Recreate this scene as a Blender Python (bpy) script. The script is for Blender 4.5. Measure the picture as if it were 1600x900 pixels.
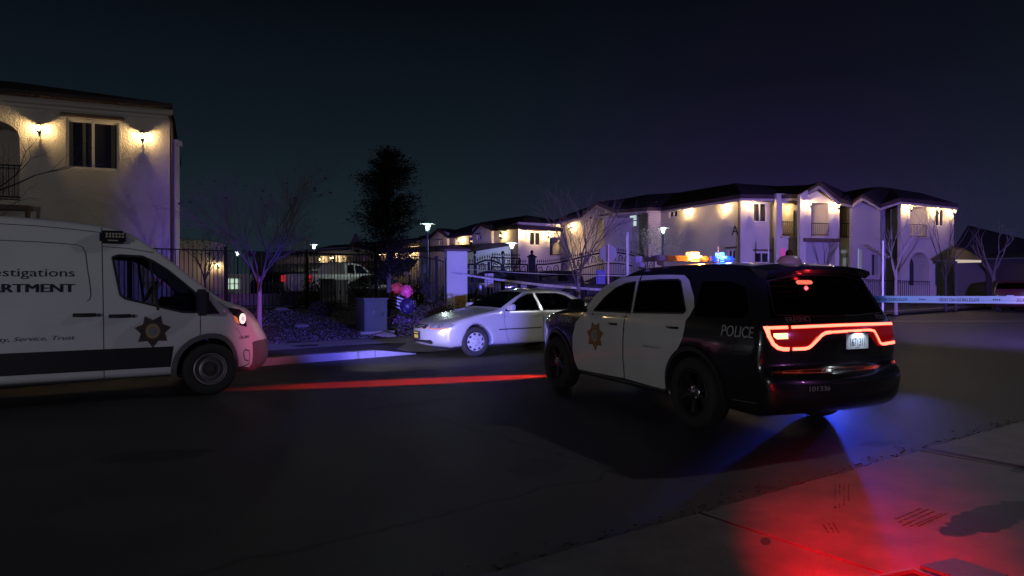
import bpy, bmesh, math, random
from math import sin, cos, pi, radians, sqrt
from mathutils import Vector, Matrix
from mathutils.geometry import delaunay_2d_cdt

for o in list(bpy.data.objects): bpy.data.objects.remove(o)
C = bpy.context.scene
COL = C.collection
random.seed(7)

# ---------------------------------------------------------------- camera
F, Y0, H = 1110.0, 442.0, 1.56          # focal length in px of a 1600 px wide frame, horizon row, eye height
cam = bpy.data.objects.new('camera', bpy.data.cameras.new('camera'))
COL.objects.link(cam)
cam.data.lens = F*36/1600; cam.data.sensor_width = 36
cam.data.clip_end = 3000; cam.data.clip_start = .05
cam.location = (0, 0, H); cam.rotation_euler = (radians(90-math.degrees(math.atan(8/F))), 0, 0)
C.camera = cam

# ---------------------------------------------------------------- night sky
w = bpy.data.worlds.new('World'); C.world = w; w.use_nodes = True
nt = w.node_tree; nt.nodes.clear()
out = nt.nodes.new('ShaderNodeOutputWorld'); bg = nt.nodes.new('ShaderNodeBackground')
tc = nt.nodes.new('ShaderNodeTexCoord'); sp = nt.nodes.new('ShaderNodeSeparateXYZ')
nt.links.new(tc.outputs['Generated'], sp.inputs[0])
def ramp(tree, stops, src=None):
    r = tree.nodes.new('ShaderNodeValToRGB'); e = r.color_ramp.elements
    while len(e) > 1: e.remove(e[-1])
    e[0].position = stops[0][0]; e[0].color = (*stops[0][1], 1)
    for p, c in stops[1:]:
        q = e.new(p); q.color = (*c, 1)
    if src is not None: tree.links.new(src, r.inputs[0])
    return r
# elevation ramps for the horizon glow; the right one has beacon haze painted in
rz1 = ramp(nt, [(0,(.012,.022,.030)),(.08,(.0115,.021,.029)),(.20,(.0062,.0115,.0175)),(.36,(.0024,.0040,.0066)),(1,(.0015,.0025,.004))], sp.outputs['Z'])
rz2 = ramp(nt, [(0,(.026,.014,.072)),(.07,(.022,.014,.062)),(.15,(.0125,.0095,.034)),(.26,(.0055,.0058,.0145)),(.40,(.0022,.0030,.0060)),(1,(.0015,.0025,.004))], sp.outputs['Z'])
az = nt.nodes.new('ShaderNodeMapRange'); az.interpolation_type = 'SMOOTHSTEP'
az.inputs[1].default_value = -.1; az.inputs[2].default_value = .36
nt.links.new(sp.outputs['X'], az.inputs[0])
mx = nt.nodes.new('ShaderNodeMix'); mx.data_type = 'RGBA'
az2 = nt.nodes.new('ShaderNodeMapRange'); az2.interpolation_type = 'SMOOTHSTEP'; az2.inputs[1].default_value = .36; az2.inputs[2].default_value = .66; az2.inputs[3].default_value = 1; az2.inputs[4].default_value = .25
nt.links.new(sp.outputs['X'], az2.inputs[0]); am = nt.nodes.new('ShaderNodeMath'); am.operation = 'MULTIPLY'
nt.links.new(az.outputs[0], am.inputs[0]); nt.links.new(az2.outputs[0], am.inputs[1]); nt.links.new(am.outputs[0], mx.inputs[0]); nt.links.new(rz1.outputs[0], mx.inputs[6]); nt.links.new(rz2.outputs[0], mx.inputs[7])
nt.links.new(mx.outputs[2], bg.inputs[0]); bg.inputs[1].default_value = .85
nt.links.new(bg.outputs[0], out.inputs[0])

# ---------------------------------------------------------------- lights that stand outside the frame
def light(name, kind, loc, power, color, size=.05, target=None, angle=60, blend=1.0, parent=None, spec=1.0):
    l = bpy.data.lights.new(name, kind); l.energy = power; l.color = color
    l.shadow_soft_size = size; l.specular_factor = spec
    if kind == 'SPOT':
        l.spot_size = radians(angle); l.spot_blend = blend
    o = bpy.data.objects.new(name, l); COL.objects.link(o); o.location = loc
    if target is not None:
        o.rotation_euler = (Vector(target)-Vector(loc)).to_track_quat('-Z', 'Y').to_euler()
    if parent: o.parent = parent
    return o
light('street_light_right', 'POINT', (10.6, 13.9, 10.5), 850, (.94, .95, 1), .12)
light('fill_light_behind', 'POINT', (-13, -15, 2.6), 2300, (.97, .97, 1), .2)  # added low fill for the van side and the SUV doors
light('beacon_blue_behind', 'SPOT', (0, -20, .16), 115000, (.18, .16, 1), .05, (-2.05, 22, 1.1), 7.2, .5)
light('beacon_blue_roof', 'SPOT', (1.95, 9.2, 2.0), 6500, (.12, .10, 1), .04, (-5.6, 17.4, .5), 26, .7)
light('violet_fill_behind', 'SPOT', (-1.0, -7, .6), 260, (.55, .58, 1), .08, (-6.5, 11, 2.6), 40, .8)  # weak violet fill added for the van's side
light('beacon_violet_high', 'SPOT', (-1.0, -7, 4.6), 14000, (.26, .12, 1), .08, (-9.2, 22, 3.9), 13, 1)
light('beacon_violet_mid', 'SPOT', (2.0, -20, 3.4), 45000, (.24, .15, 1), .08, (2.6, 28, 3.1), 8, .5)
light('beacon_pink_behind', 'SPOT', (3.5, -2, .8), 8000, (1, .16, .42), .08, (-3.2, 10.5, .85), 8, 1)
light('beacon_violet_right', 'SPOT', (16, 8, 2.2), 48000, (.30, .20, 1), .08, (17, 38, 2.0), 75, .9)
light('tape_fill_blue', 'SPOT', (3.2, -4, 1.5), 7000, (.12, .26, 1), .05, (4.75, 7.7, 1.4), 6, .6)  # narrow spot added only to turn the tape blue
light('tape_fill_pink', 'SPOT', (3.6, -4, 1.5), 6000, (.75, .28, 1), .05, (5.35, 6.8, 1.4), 5, .9)  # narrow spot added only to turn the tape's near end pink
light('beacon_blue_low', 'SPOT', (5.2, 11.6, .30), 270, (.03, .07, 1), .04, (3.3, 7.2, .0), 24, 1)
light('beacon_blue_side', 'SPOT', (6.8, 12.2, .9), 60, (.14, .14, 1), .05, (3.1, 5.2, .0), 30, 1)
light('beacon_red_low', 'SPOT', (5.2, 13.45, 1.0), 42000, (1, .03, .015), .02, (-.94, 11.43, 0), 6.6, .5)
light('red_pool_near', 'SPOT', (.95, 1.7, 1.1), 3300, (1, 0, .010), .04, (1.95, 3.80, 0), 34, 1)  # spot added in place of the tail lights' red reflection on the slabs
light('magenta_tint_side', 'SPOT', (9, .5, 2.2), 130, (.75, .22, .9), .08, (4.0, 5.0, 0), 50, 1)  # weak spot added to tint the right-hand slabs purple
light('beacon_red_gutter', 'SPOT', (1.8, 2.3, .7), 22, (1, .01, .02), .03, (2.7, 4.0, 0), 26, 1)

C.view_settings.view_transform = 'Standard'; C.view_settings.look = 'None'
C.view_settings.exposure = 0; C.view_settings.gamma = 1; C.view_settings.use_curve_mapping = False
C.render.engine = 'CYCLES'
C.cycles.sample_clamp_indirect = 3; C.cycles.max_bounces = 5; C.cycles.transparent_max_bounces = 24
C.cycles.caustics_reflective = False; C.cycles.caustics_refractive = False

# ---------------------------------------------------------------- materials
MATS = {}
def mat(name, color=(.5,.5,.5), rough=.6, metal=0, coat=0, noise=None, bump=0, bscale=40, spec=.5, emit=None, estr=0, nscale=6, sampling=True, bdist=.02):
    if name in MATS: return MATS[name]
    m = bpy.data.materials.new(name); m.use_nodes = True; t = m.node_tree
    b = t.nodes['Principled BSDF']
    b.inputs['Base Color'].default_value = (*color, 1); b.inputs['Roughness'].default_value = rough
    b.inputs['Metallic'].default_value = metal; b.inputs['Coat Weight'].default_value = coat
    b.inputs['Coat Roughness'].default_value = .06
    b.inputs['Specular IOR Level'].default_value = spec
    co = t.nodes.new('ShaderNodeTexCoord')
    if noise is not None:
        n = t.nodes.new('ShaderNodeTexNoise'); n.inputs['Scale'].default_value = nscale; n.inputs['Detail'].default_value = 6
        t.links.new(co.outputs['Object'], n.inputs['Vector'])
        r = ramp(t, [(.32, color), (.68, noise)], n.outputs[0])
        t.links.new(r.outputs[0], b.inputs['Base Color'])
    if bump:
        n2 = t.nodes.new('ShaderNodeTexNoise'); n2.inputs['Scale'].default_value = bscale; n2.inputs['Detail'].default_value = 4
        t.links.new(co.outputs['Object'], n2.inputs['Vector'])
        bp = t.nodes.new('ShaderNodeBump'); bp.inputs['Strength'].default_value = bump; bp.inputs['Distance'].default_value = bdist
        t.links.new(n2.outputs[0], bp.inputs['Height']); t.links.new(bp.outputs[0], b.inputs['Normal'])
    if emit:
        b.inputs['Emission Color'].default_value = (*emit, 1); b.inputs['Emission Strength'].default_value = estr
        if not sampling: m.cycles.emission_sampling = 'NONE'
    MATS[name] = m
    return m
def glass(name, tint=(.3,.3,.32), refl=.12, rough=.02):
    if name in MATS: return MATS[name]
    m = bpy.data.materials.new(name); m.use_nodes = True; t = m.node_tree; t.nodes.clear()
    o = t.nodes.new('ShaderNodeOutputMaterial'); tr = t.nodes.new('ShaderNodeBsdfTransparent'); gl = t.nodes.new('ShaderNodeBsdfGlossy')
    mi = t.nodes.new('ShaderNodeMixShader'); lw = t.nodes.new('ShaderNodeFresnel'); lw.inputs[0].default_value = 1.5
    tr.inputs[0].default_value = (*tint, 1); gl.inputs['Roughness'].default_value = rough; gl.inputs[0].default_value = (.9,.9,.95,1)
    t.links.new(lw.outputs[0], mi.inputs[0]); t.links.new(tr.outputs[0], mi.inputs[1]); t.links.new(gl.outputs[0], mi.inputs[2])
    t.links.new(mi.outputs[0], o.inputs[0]); MATS[name] = m
    return m

M_white = lambda: mat('white_paint', (.62,.62,.62), .32, coat=.6, noise=(.57,.57,.56), nscale=2)
M_black = lambda: mat('black_paint', (.012,.012,.014), .25, coat=.8)
M_trim = lambda: mat('black_trim', (.02,.02,.022), .5)
M_rub = lambda: mat('tyre_rubber', (.018,.018,.018), .8, bump=.3, bscale=60)
M_chr = lambda: mat('chrome', (.7,.7,.72), .15, metal=1)

# ---------------------------------------------------------------- mesh helpers
ROOTM = {}
def tag(o, label=None, cat=None, group=None, kind=None):
    if label: o['label'] = label
    if cat: o['category'] = cat
    if group: o['group'] = group
    if kind: o['kind'] = kind
    return o
def thing(name, label, cat, loc=(0,0,0), rz=0, group=None):
    o = bpy.data.objects.new(name, None); COL.objects.link(o); o.empty_display_size = .2
    o.location = loc; o.rotation_euler = (0, 0, rz)
    ROOTM[o.name] = Matrix.Translation(Vector(loc)) @ Matrix.Rotation(rz, 4, 'Z')
    return tag(o, label, cat, group)
class MB:
    def __init__(s): s.v = []; s.f = []
    def add(s, vs, fs):
        n = len(s.v); s.v += [tuple(p) for p in vs]; s.f += [tuple(i+n for i in f) for f in fs]; return s
    def box(s, c, d, M=None):
        x, y, z = d[0]/2, d[1]/2, d[2]/2
        vs = [Vector((i*x, j*y, k*z)) for i in (-1,1) for j in (-1,1) for k in (-1,1)]
        if M is not None: vs = [M @ v for v in vs]
        vs = [v+Vector(c) for v in vs]
        return s.add(vs, [(0,1,3,2),(4,6,7,5),(0,4,5,1),(2,3,7,6),(0,2,6,4),(1,5,7,3)])
    def bar(s, p, q, wd, ht=None, up=(0,0,1)):
        p = Vector(p); q = Vector(q); d = q-p; L = d.length
        if L < 1e-6: return s
        x = d.normalized(); up = Vector(up)
        if abs(x.dot(up)) > .98: up = Vector((1,0,0))
        y = up.cross(x).normalized(); z = x.cross(y)
        M = Matrix((x, y, z)).transposed()
        return s.box((p+q)/2, (L, wd, ht or wd), M)
    def tube(s, pts, rad, n=8, cap=True):
        pts = [Vector(p) for p in pts]
        if not hasattr(rad, '__len__'): rad = [rad]*len(pts)
        base = len(s.v); prev = None
        for i, p in enumerate(pts):
            d = (pts[min(i+1, len(pts)-1)]-pts[max(i-1, 0)]).normalized()
            if prev is None: a = d.orthogonal().normalized()
            else:
                a = prev-d*prev.dot(d); a = a.normalized() if a.length > 1e-5 else d.orthogonal().normalized()
            prev = a; b = d.cross(a)
            for k in range(n):
                t = 2*pi*k/n; s.v.append(tuple(p+(a*cos(t)+b*sin(t))*rad[i]))
        for i in range(len(pts)-1):
            for k in range(n):
                k2 = (k+1) % n; s.f.append((base+i*n+k, base+i*n+k2, base+(i+1)*n+k2, base+(i+1)*n+k))
        if cap:
            s.f.append(tuple(base+k for k in reversed(range(n)))); e = base+(len(pts)-1)*n; s.f.append(tuple(e+k for k in range(n)))
        return s
    def lathe(s, prof, M=None, n=24):
        """prof: (radius, height) pairs turned about local Z"""
        base = len(s.v)
        for r, h in prof:
            for k in range(n):
                t = 2*pi*k/n; p = Vector((r*cos(t), r*sin(t), h))
                if M is not None: p = M @ p
                s.v.append(tuple(p))
        for i in range(len(prof)-1):
            for k in range(n):
                k2 = (k+1) % n; s.f.append((base+i*n+k, base+i*n+k2, base+(i+1)*n+k2, base+(i+1)*n+k))
        return s
    def prism(s, poly, d):
        """planar polygon (3D points) pushed along vector d"""
        n = len(poly); d = Vector(d); a = [Vector(p) for p in poly]; b = [p+d for p in a]
        return s.add(a+b, [tuple(range(n)), tuple(range(2*n-1, n-1, -1))]+[(i, i+n, (i+1) % n+n, (i+1) % n) for i in range(n)])
    def build(s, name, m, parent=None, world=False, smooth=False, weld=0, bevel=0, angle=35):
        me = bpy.data.meshes.new(name)
        vs = s.v
        if world and parent is not None:
            Mi = ROOTM[parent.name].inverted(); vs = [tuple(Mi @ Vector(v)) for v in vs]
        me.from_pydata(vs, [], s.f); me.update()
        bm = bmesh.new(); bm.from_mesh(me)
        if weld: bmesh.ops.remove_doubles(bm, verts=bm.verts, dist=weld)
        bmesh.ops.recalc_face_normals(bm, faces=bm.faces)
        if bevel:
            es = [e for e in bm.edges if len(e.link_faces) == 2 and e.calc_face_angle(0) > .6]
            bmesh.ops.bevel(bm, geom=es, offset=bevel, segments=2, affect='EDGES', clamp_overlap=True)
        if smooth:
            for f in bm.faces: f.smooth = True
            for e in bm.edges:
                if len(e.link_faces) == 2 and e.calc_face_angle(0) > radians(angle): e.smooth = False
        bm.to_mesh(me); bm.free()
        if m: me.materials.append(m)
        o = bpy.data.objects.new(name, me); COL.objects.link(o)
        if parent is not None:
            o.parent = parent
            ROOTM[o.name] = ROOTM.get(parent.name, Matrix.Identity(4))
        return o
def P(px, py, Y): return Vector(((px-800)/F*Y, Y, H-(py-Y0)/F*Y))
def copy_tree(o, parent=None):
    c = o.copy(); COL.objects.link(c)
    if parent is not None: c.parent = parent
    for ch in list(o.children): copy_tree(ch, c)
    return c

# 2-D polygon tools
def inside(p, poly):
    x, y = p; c = False; n = len(poly); j = n-1
    for i in range(n):
        xi, yi = poly[i]; xj, yj = poly[j]
        if (yi > y) != (yj > y) and x < (xj-xi)*(y-yi)/(yj-yi)+xi: c = not c
        j = i
    return c
def resample(poly, step, closed=True):
    o = []; n = len(poly)
    for i in range(n if closed else n-1):
        a = poly[i]; b = poly[(i+1) % n]; L = math.dist(a, b); k = max(1, int(math.ceil(L/step)))
        for j in range(k): o.append((a[0]+(b[0]-a[0])*j/k, a[1]+(b[1]-a[1])*j/k))
    if not closed: o.append(tuple(poly[-1]))
    return o
def chaikin(p, it=2, closed=False):
    for _ in range(it):
        n = len(p); o = [] if closed else [p[0]]
        for i in range(n if closed else n-1):
            a = p[i]; b = p[(i+1) % n]
            o += [(a[0]*.75+b[0]*.25, a[1]*.75+b[1]*.25), (a[0]*.25+b[0]*.75, a[1]*.25+b[1]*.75)]
        if not closed: o.append(p[-1])
        p = o
    return p
def triangulate(poly, holes=(), step=None):
    vs = []; es = []
    for pl in [poly]+list(holes):
        n0 = len(vs); vs += [Vector(p) for p in pl]; es += [(n0+i, n0+(i+1) % len(pl)) for i in range(len(pl))]
    if step:
        b = [v.copy() for v in vs]
        x0 = min(v.x for v in b); x1 = max(v.x for v in b); y0 = min(v.y for v in b); y1 = max(v.y for v in b)
        cell = {}
        for v in b: cell.setdefault((int(v.x//step), int(v.y//step)), []).append(v)
        r = 0; y = y0+step*.5
        while y < y1:
            x = x0+step*(.5 if r % 2 else 1)
            while x < x1:
                if inside((x, y), poly) and not any(inside((x, y), h) for h in holes):
                    cx, cy = int(x//step), int(y//step); ok = True
                    for i in (-1,0,1):
                        for j in (-1,0,1):
                            for v in cell.get((cx+i, cy+j), ()):
                                if (v.x-x)**2+(v.y-y)**2 < (.45*step)**2: ok = False
                    if ok: vs.append(Vector((x, y)))
                x += step
            y += step*.87; r += 1
    V, E_, Fc, *_ = delaunay_2d_cdt(vs, es, [], 0, 1e-6)
    keep = []
    for f in Fc:
        c = (sum(V[i].x for i in f)/len(f), sum(V[i].y for i in f)/len(f))
        if inside(c, poly) and not any(inside(c, h) for h in holes): keep.append(tuple(f))
    return [(v.x, v.y) for v in V], keep
def strip(pts, wd):
    """polyline -> closed polygon of that width"""
    L = []; R = []
    for i, p in enumerate(pts):
        a = pts[max(i-1, 0)]; b = pts[min(i+1, len(pts)-1)]
        d = (b[0]-a[0], b[1]-a[1]); l = math.hypot(*d) or 1; nx, ny = -d[1]/l*wd/2, d[0]/l*wd/2
        L.append((p[0]+nx, p[1]+ny)); R.append((p[0]-nx, p[1]-ny))
    return L+R[::-1]
_T = {}
def text2d(s, size, shear=0, bold=0, space=1.0):
    """filled outline of a line of lettering: verts (x, y) and faces, centred on x, baseline at 0"""
    cu = bpy.data.curves.new('t', 'FONT'); cu.body = s; cu.size = size/.72; cu.shear = shear; cu.offset = bold
    cu.align_x = 'CENTER'; cu.space_character = space; cu.resolution_u = 3
    o = bpy.data.objects.new('t', cu); COL.objects.link(o)
    bpy.context.view_layer.update()
    me = bpy.data.meshes.new_from_object(o.evaluated_get(bpy.context.evaluated_depsgraph_get()))
    vs = [(v.co.x, v.co.y) for v in me.vertices]; fs = [tuple(p.vertices) for p in me.polygons]
    bpy.data.objects.remove(o); bpy.data.curves.remove(cu); bpy.data.meshes.remove(me)
    return vs, fs

# ================================================================ ground
EU = (.755, .656); EV = (-.656, .755)       # along the street, across it
def UV(x, y): return x*EU[0]+y*EU[1], x*EV[0]+y*EV[1]
def XY(u, v): return u*EU[0]+v*EV[0], u*EU[1]+v*EV[1]
def ss(a, b, x):
    t = min(1, max(0, (x-a)/(b-a))); return t*t*(3-2*t)
def lerp(x, xs, ys):
    if x <= xs[0]: return ys[0]
    for i in range(1, len(xs)):
        if x <= xs[i]: return ys[i-1]+(ys[i]-ys[i-1])*(x-xs[i-1])/(xs[i]-xs[i-1])
    return ys[-1]
def uleft(v): return 8.4+.98*min(8, max(0, v-13.6))
def uright(v): return 20.6+.75*min(9, max(0, v-13.6))
def hgt(u, v):
    a = lerp(v, [13.3,15.8,17.5,20,22,24], [.13,.15,.30,.58,.70,.72])
    b = lerp(v, [13.1,15,22,26], [.015,.12,.45,.5])
    c = lerp(v, [14.4,16,20,26], [.13,.16,.42,.55])
    k = ss(uleft(v)-.9, uleft(v)+.6, u); m = ss(uright(v)-.3, uright(v)+1.2, u)
    return (a*(1-k)+b*k)*(1-m)+c*m
def hxy(x, y): return hgt(*UV(x, y))
def sheet(name, u0, u1, v0, v1, du, dv, off, m, kind='structure', jit=0, uedge=None):
    b = MB(); nu = max(1, int((u1-u0)/du)); nv = max(1, int((v1-v0)/dv)); rnd = random.Random(3)
    for i in range(nu+1):
        for j in range(nv+1):
            v = v0+(v1-v0)*j/nv; ua, ub = uedge(v) if uedge else (u0, u1); u = ua+(ub-ua)*i/nu; x, y = XY(u, v)
            z = hgt(u, v)+off
            if jit and 0 < j < nv: z += rnd.uniform(-jit, jit)
            b.v.append((x, y, z))
    for i in range(nu):
        for j in range(nv):
            a = i*(nv+1)+j; b.f.append((a, a+nv+1, a+nv+2, a+1))
    o = b.build(name, m, smooth=True); o['kind'] = kind; return o

def ground_mat(name, cols, rough, bump, scale, speck=None, nscale=1.2, spec=.4, cracks=0, patches=(), bdist=.01):
    m = bpy.data.materials.new(name); m.use_nodes = True; t = m.node_tree; b = t.nodes['Principled BSDF']
    co = t.nodes.new('ShaderNodeTexCoord').outputs['Object']
    n = t.nodes.new('ShaderNodeTexNoise'); n.inputs['Scale'].default_value = nscale; n.inputs['Detail'].default_value = 8; n.inputs['Roughness'].default_value = .65
    t.links.new(co, n.inputs['Vector'])
    c = ramp(t, [(.3, cols[0]), (.7, cols[1])], n.outputs[0]).outputs[0]
    f = t.nodes.new('ShaderNodeTexNoise'); f.inputs['Scale'].default_value = scale; f.inputs['Detail'].default_value = 3
    t.links.new(co, f.inputs['Vector'])
    def mixc(fac, a, col, mode='MIX'):
        q = t.nodes.new('ShaderNodeMix'); q.data_type = 'RGBA'; q.blend_type = mode
        t.links.new(fac, q.inputs[0]); t.links.new(a, q.inputs[6]); q.inputs[7].default_value = (*col, 1); return q.outputs[2]
    if speck:
        vo = t.nodes.new('ShaderNodeTexVoronoi'); vo.inputs['Scale'].default_value = speck[0]
        t.links.new(co, vo.inputs['Vector'])
        r = ramp(t, [(0,(1,1,1)),(speck[2],(0,0,0))], vo.outputs['Distance'])
        c = mixc(r.outputs[0], c, speck[1])
    if cracks:
        wv = t.nodes.new('ShaderNodeTexNoise'); wv.inputs['Scale'].default_value = 2.5; t.links.new(co, wv.inputs['Vector'])
        ad = t.nodes.new('ShaderNodeMix'); ad.data_type = 'RGBA'; ad.inputs[0].default_value = .22
        t.links.new(co, ad.inputs[6]); t.links.new(wv.outputs['Color'], ad.inputs[7])
        vc = t.nodes.new('ShaderNodeTexVoronoi'); vc.feature = 'DISTANCE_TO_EDGE'; vc.inputs['Scale'].default_value = cracks
        t.links.new(ad.outputs[2], vc.inputs['Vector'])
        r = ramp(t, [(0,(1,1,1)),(.004,(0,0,0))], vc.outputs['Distance'])
        c = mixc(r.outputs[0], c, tuple(x*.45 for x in cols[0]))
    for (cx, cy, rx, ry, ang, col, amt) in patches:
        mp = t.nodes.new('ShaderNodeMapping'); mp.vector_type = 'TEXTURE'
        mp.inputs['Location'].default_value = (cx, cy, 0); mp.inputs['Rotation'].default_value = (0, 0, ang); mp.inputs['Scale'].default_value = (rx, ry, 50)
        wn = t.nodes.new('ShaderNodeTexNoise'); wn.inputs['Scale'].default_value = 7; wn.inputs['Detail'].default_value = 5; t.links.new(co, wn.inputs['Vector'])
        t.links.new(co, mp.inputs['Vector'])
        ln = t.nodes.new('ShaderNodeVectorMath'); ln.operation = 'LENGTH'; t.links.new(mp.outputs[0], ln.inputs[0])
        ma = t.nodes.new('ShaderNodeMath'); ma.operation = 'MULTIPLY_ADD'; t.links.new(wn.outputs[0], ma.inputs[0]); ma.inputs[1].default_value = .9; t.links.new(ln.outputs['Value'], ma.inputs[2])
        r = ramp(t, [(0,(amt,)*3),(.95,(amt,)*3),(1.0,(0,0,0))], None); 
        su = t.nodes.new('ShaderNodeMath'); su.operation = 'MULTIPLY'; su.inputs[1].default_value = .68; t.links.new(ma.outputs[0], su.inputs[0]); t.links.new(su.outputs[0], r.inputs[0])
        c = mixc(r.outputs[0], c, col)
    t.links.new(c, b.inputs['Base Color'])
    rr = t.nodes.new('ShaderNodeMapRange'); rr.inputs[3].default_value = rough-.15; rr.inputs[4].default_value = min(1, rough+.12)
    t.links.new(n.outputs[0], rr.inputs[0]); t.links.new(rr.outputs[0], b.inputs['Roughness'])
    b.inputs['Specular IOR Level'].default_value = spec
    bp = t.nodes.new('ShaderNodeBump'); bp.inputs['Strength'].default_value = bump; bp.inputs['Distance'].default_value = bdist
    t.links.new(f.outputs[0], bp.inputs['Height']); t.links.new(bp.outputs[0], b.inputs['Normal'])
    return m
m_asph = ground_mat('asphalt', [(.024,.024,.025),(.058,.058,.060)], .58, 1.0, 130, speck=(85,(.20,.20,.205),.19), nscale=.9, cracks=.16, bdist=.022, patches=[(-3.2,6.4,.5,.25,.3,(.012,.012,.012),.8),(.2,6.0,.30,.22,1.2,(.014,.014,.014),.8),(-1.2,9.2,.8,.18,.7,(.013,.013,.014),.7),(-6.0,5.5,1.0,.3,.6,(.09,.088,.085),.35),(3.6,6.9,.28,.10,.3,(.012,.012,.012),.9),(-2.6,4.8,.5,.4,.2,(.10,.10,.10),.25)])
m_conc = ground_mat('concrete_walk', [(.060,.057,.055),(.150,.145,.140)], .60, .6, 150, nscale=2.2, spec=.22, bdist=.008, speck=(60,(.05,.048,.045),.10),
    patches=[(3.12,4.62,.56,.15,.60,(.006,.006,.006),.95),(4.55,5.9,.5,.16,.3,(.007,.007,.007),.95),(1.05,3.45,.20,.10,.8,(.015,.014,.013),.6),(3.9,4.35,.5,.10,.35,(.012,.011,.01),.75),(1.5,4.2,.07,.03,1.2,(.012,.011,.01),.8)])  # irregular darker ellipses mixed into the slab colour
m_conc2 = ground_mat('concrete_kerb', [(.15,.145,.14),(.25,.245,.235)], .8, .5, 50, nscale=2)
m_gravel = ground_mat('bark_and_gravel', [(.020,.016,.013),(.050,.040,.032)], .9, 1.0, 30, speck=(30,(.34,.32,.30),.20), nscale=3, bdist=.05)
m_soil = ground_mat('bare_soil', [(.03,.024,.018),(.06,.048,.036)], .95, 1.0, 25, speck=(18,(.10,.085,.07),.12), nscale=2, bdist=.04)
m_line = mat('road_paint', (.55,.55,.53), .6, noise=(.35,.35,.34), nscale=8)

# one sheet to the horizon, and the road
g = MB(); g.add([(-900,-300,-.03),(900,-300,-.03),(900,1500,-.03),(-900,1500,-.03)], [(0,1,2,3)])
tag(g.build('ground', m_soil), kind='structure')
def flat(name, pts, z, m, kind='structure'):
    return tag(MB().add([(x, y, z) for x, y in pts], [tuple(range(len(pts)))]).build(name, m), kind=kind)
flat('road', [XY(-90,-30), XY(160,-30), XY(160,14.4), XY(-90,14.4)], 0, m_asph)
sheet('landscaped_ground', -60, 90, 13.35, 90, .45, .45, -.006, m_gravel, jit=.022)
sheet('planting_strip', -60, 7.6, 13.36, 14.5, .4, .3, .008, m_soil, jit=.012)
sheet('sidewalk', -60, 10.2, 14.5, 15.8, .5, .3, .012, m_conc2)
sheet('driveway', 8.4, 20.6, 13.1, 30, .5, .5, .014, m_conc2, uedge=lambda v: (uleft(v), uright(v)))
sheet('parking_lot', -40, 60, 30, 85, 2, 2, .02, m_asph)
sheet('inner_walkway', -30, 11.5, 23.2, 24.6, .5, .35, .012, m_conc2)
# coarse chips scattered over the bank
b = MB(); rnd = random.Random(12)
for i in range(11000):
    v = 15.85+6.4*rnd.random()**1.3; u = rnd.uniform(-4, uleft(v)-.3); x, y = XY(u, v); q = rnd.uniform(.007, .022)
    b.box((x, y, hgt(u, v)+q*.2), (q*2, q*1.3, q), Matrix.Rotation(rnd.uniform(0, 3), 3, 'Z') @ Matrix.Rotation(rnd.uniform(-.6, .6), 3, 'X'))
tag(b.build('gravel', mat('stone_chips', (.06,.052,.045), .85, noise=(.17,.155,.145), nscale=7)), kind='stuff')
# kerbs
def kerb(name, u0, u1, v, gaps=()):
    b = MB(); u = u0
    while u < u1:
        e = min(u+2.4, u1)
        xs = [XY(u+.006, v), XY(e-.006, v), XY(e-.006, v+.24), XY(u+.006, v+.24)]
        b.prism([(x, y, -.02) for x, y in xs], (0, 0, .165)); u = e
    return tag(b.build(name, m_conc2, bevel=.02), kind='structure')
kerb('kerb', -60, 7.6, 13.1)
kerb('kerb', 21, 100, 14.4)
b = MB()
for (u0, u1, h0, h1) in ((7.6, 8.6, .145, .02), (20.2, 21, .02, .145)):
    a = XY(u0, 13.1); c = XY(u1, 13.1 if u0 < 10 else 14.4); d = XY(u1, 13.34 if u0 < 10 else 14.64); e = XY(u0, 13.34)
    b.add([(*a,-.02),(*c,-.02),(*d,-.02),(*e,-.02),(*a,h0),(*c,h1),(*d,h1),(*e,h0)], [(0,1,2,3),(4,5,6,7),(0,1,5,4),(2,3,7,6),(1,2,6,5),(0,3,7,4)])
tag(b.build('kerb_ramp', m_conc2), kind='structure')
# painted line across the side street, gutter of the near walk
x0, y0_ = (7.0, 29.2); flat('road_line', [(9,28.8),(24,28.8),(24,29.0),(9,29.0)], .004, m_line)
# near pavement: slabs laid along the edge line
E0 = Vector((-.07, 3.78)); Ed = Vector((.814, .581)).normalized(); En = Vector((Ed.y, -Ed.x))
b = MB(); joint0 = (Vector((1.24, 4.73))-E0).dot(Ed)
rnd = random.Random(5)
for k in range(-8, 12):
    s0 = joint0+3.03*k+.008; s1 = s0+3.03-.016
    for r0, r1 in ((0, 2.6), (2.615, 6)):
        n = 26; top = []
        if r0 == 0:
            for i in range(n+1): top.append(E0+Ed*(s0+(s1-s0)*i/n)+En*(rnd.uniform(-.012,.014)))
        else: top = [E0+Ed*s0+En*r0, E0+Ed*s1+En*r0]
        pts = top+[E0+Ed*s1+En*r1, E0+Ed*s0+En*r1]
        b.prism([(p.x, p.y, -.02) for p in pts], (0, 0, .05))
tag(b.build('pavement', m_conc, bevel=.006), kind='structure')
# crumbling asphalt edge along the slabs
b = MB()
for i in range(900):
    s = rnd.uniform(-6, 14); d = -abs(rnd.gauss(0, .10))-.0; p = E0+Ed*s+En*d; r = rnd.uniform(.004, .010)
    b.box((p.x, p.y, r*.3), (r*2, r*1.6, r), Matrix.Rotation(rnd.uniform(0, 3), 3, 'Z'))
tag(b.build('loose_gravel', m_asph), kind='stuff')
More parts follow.
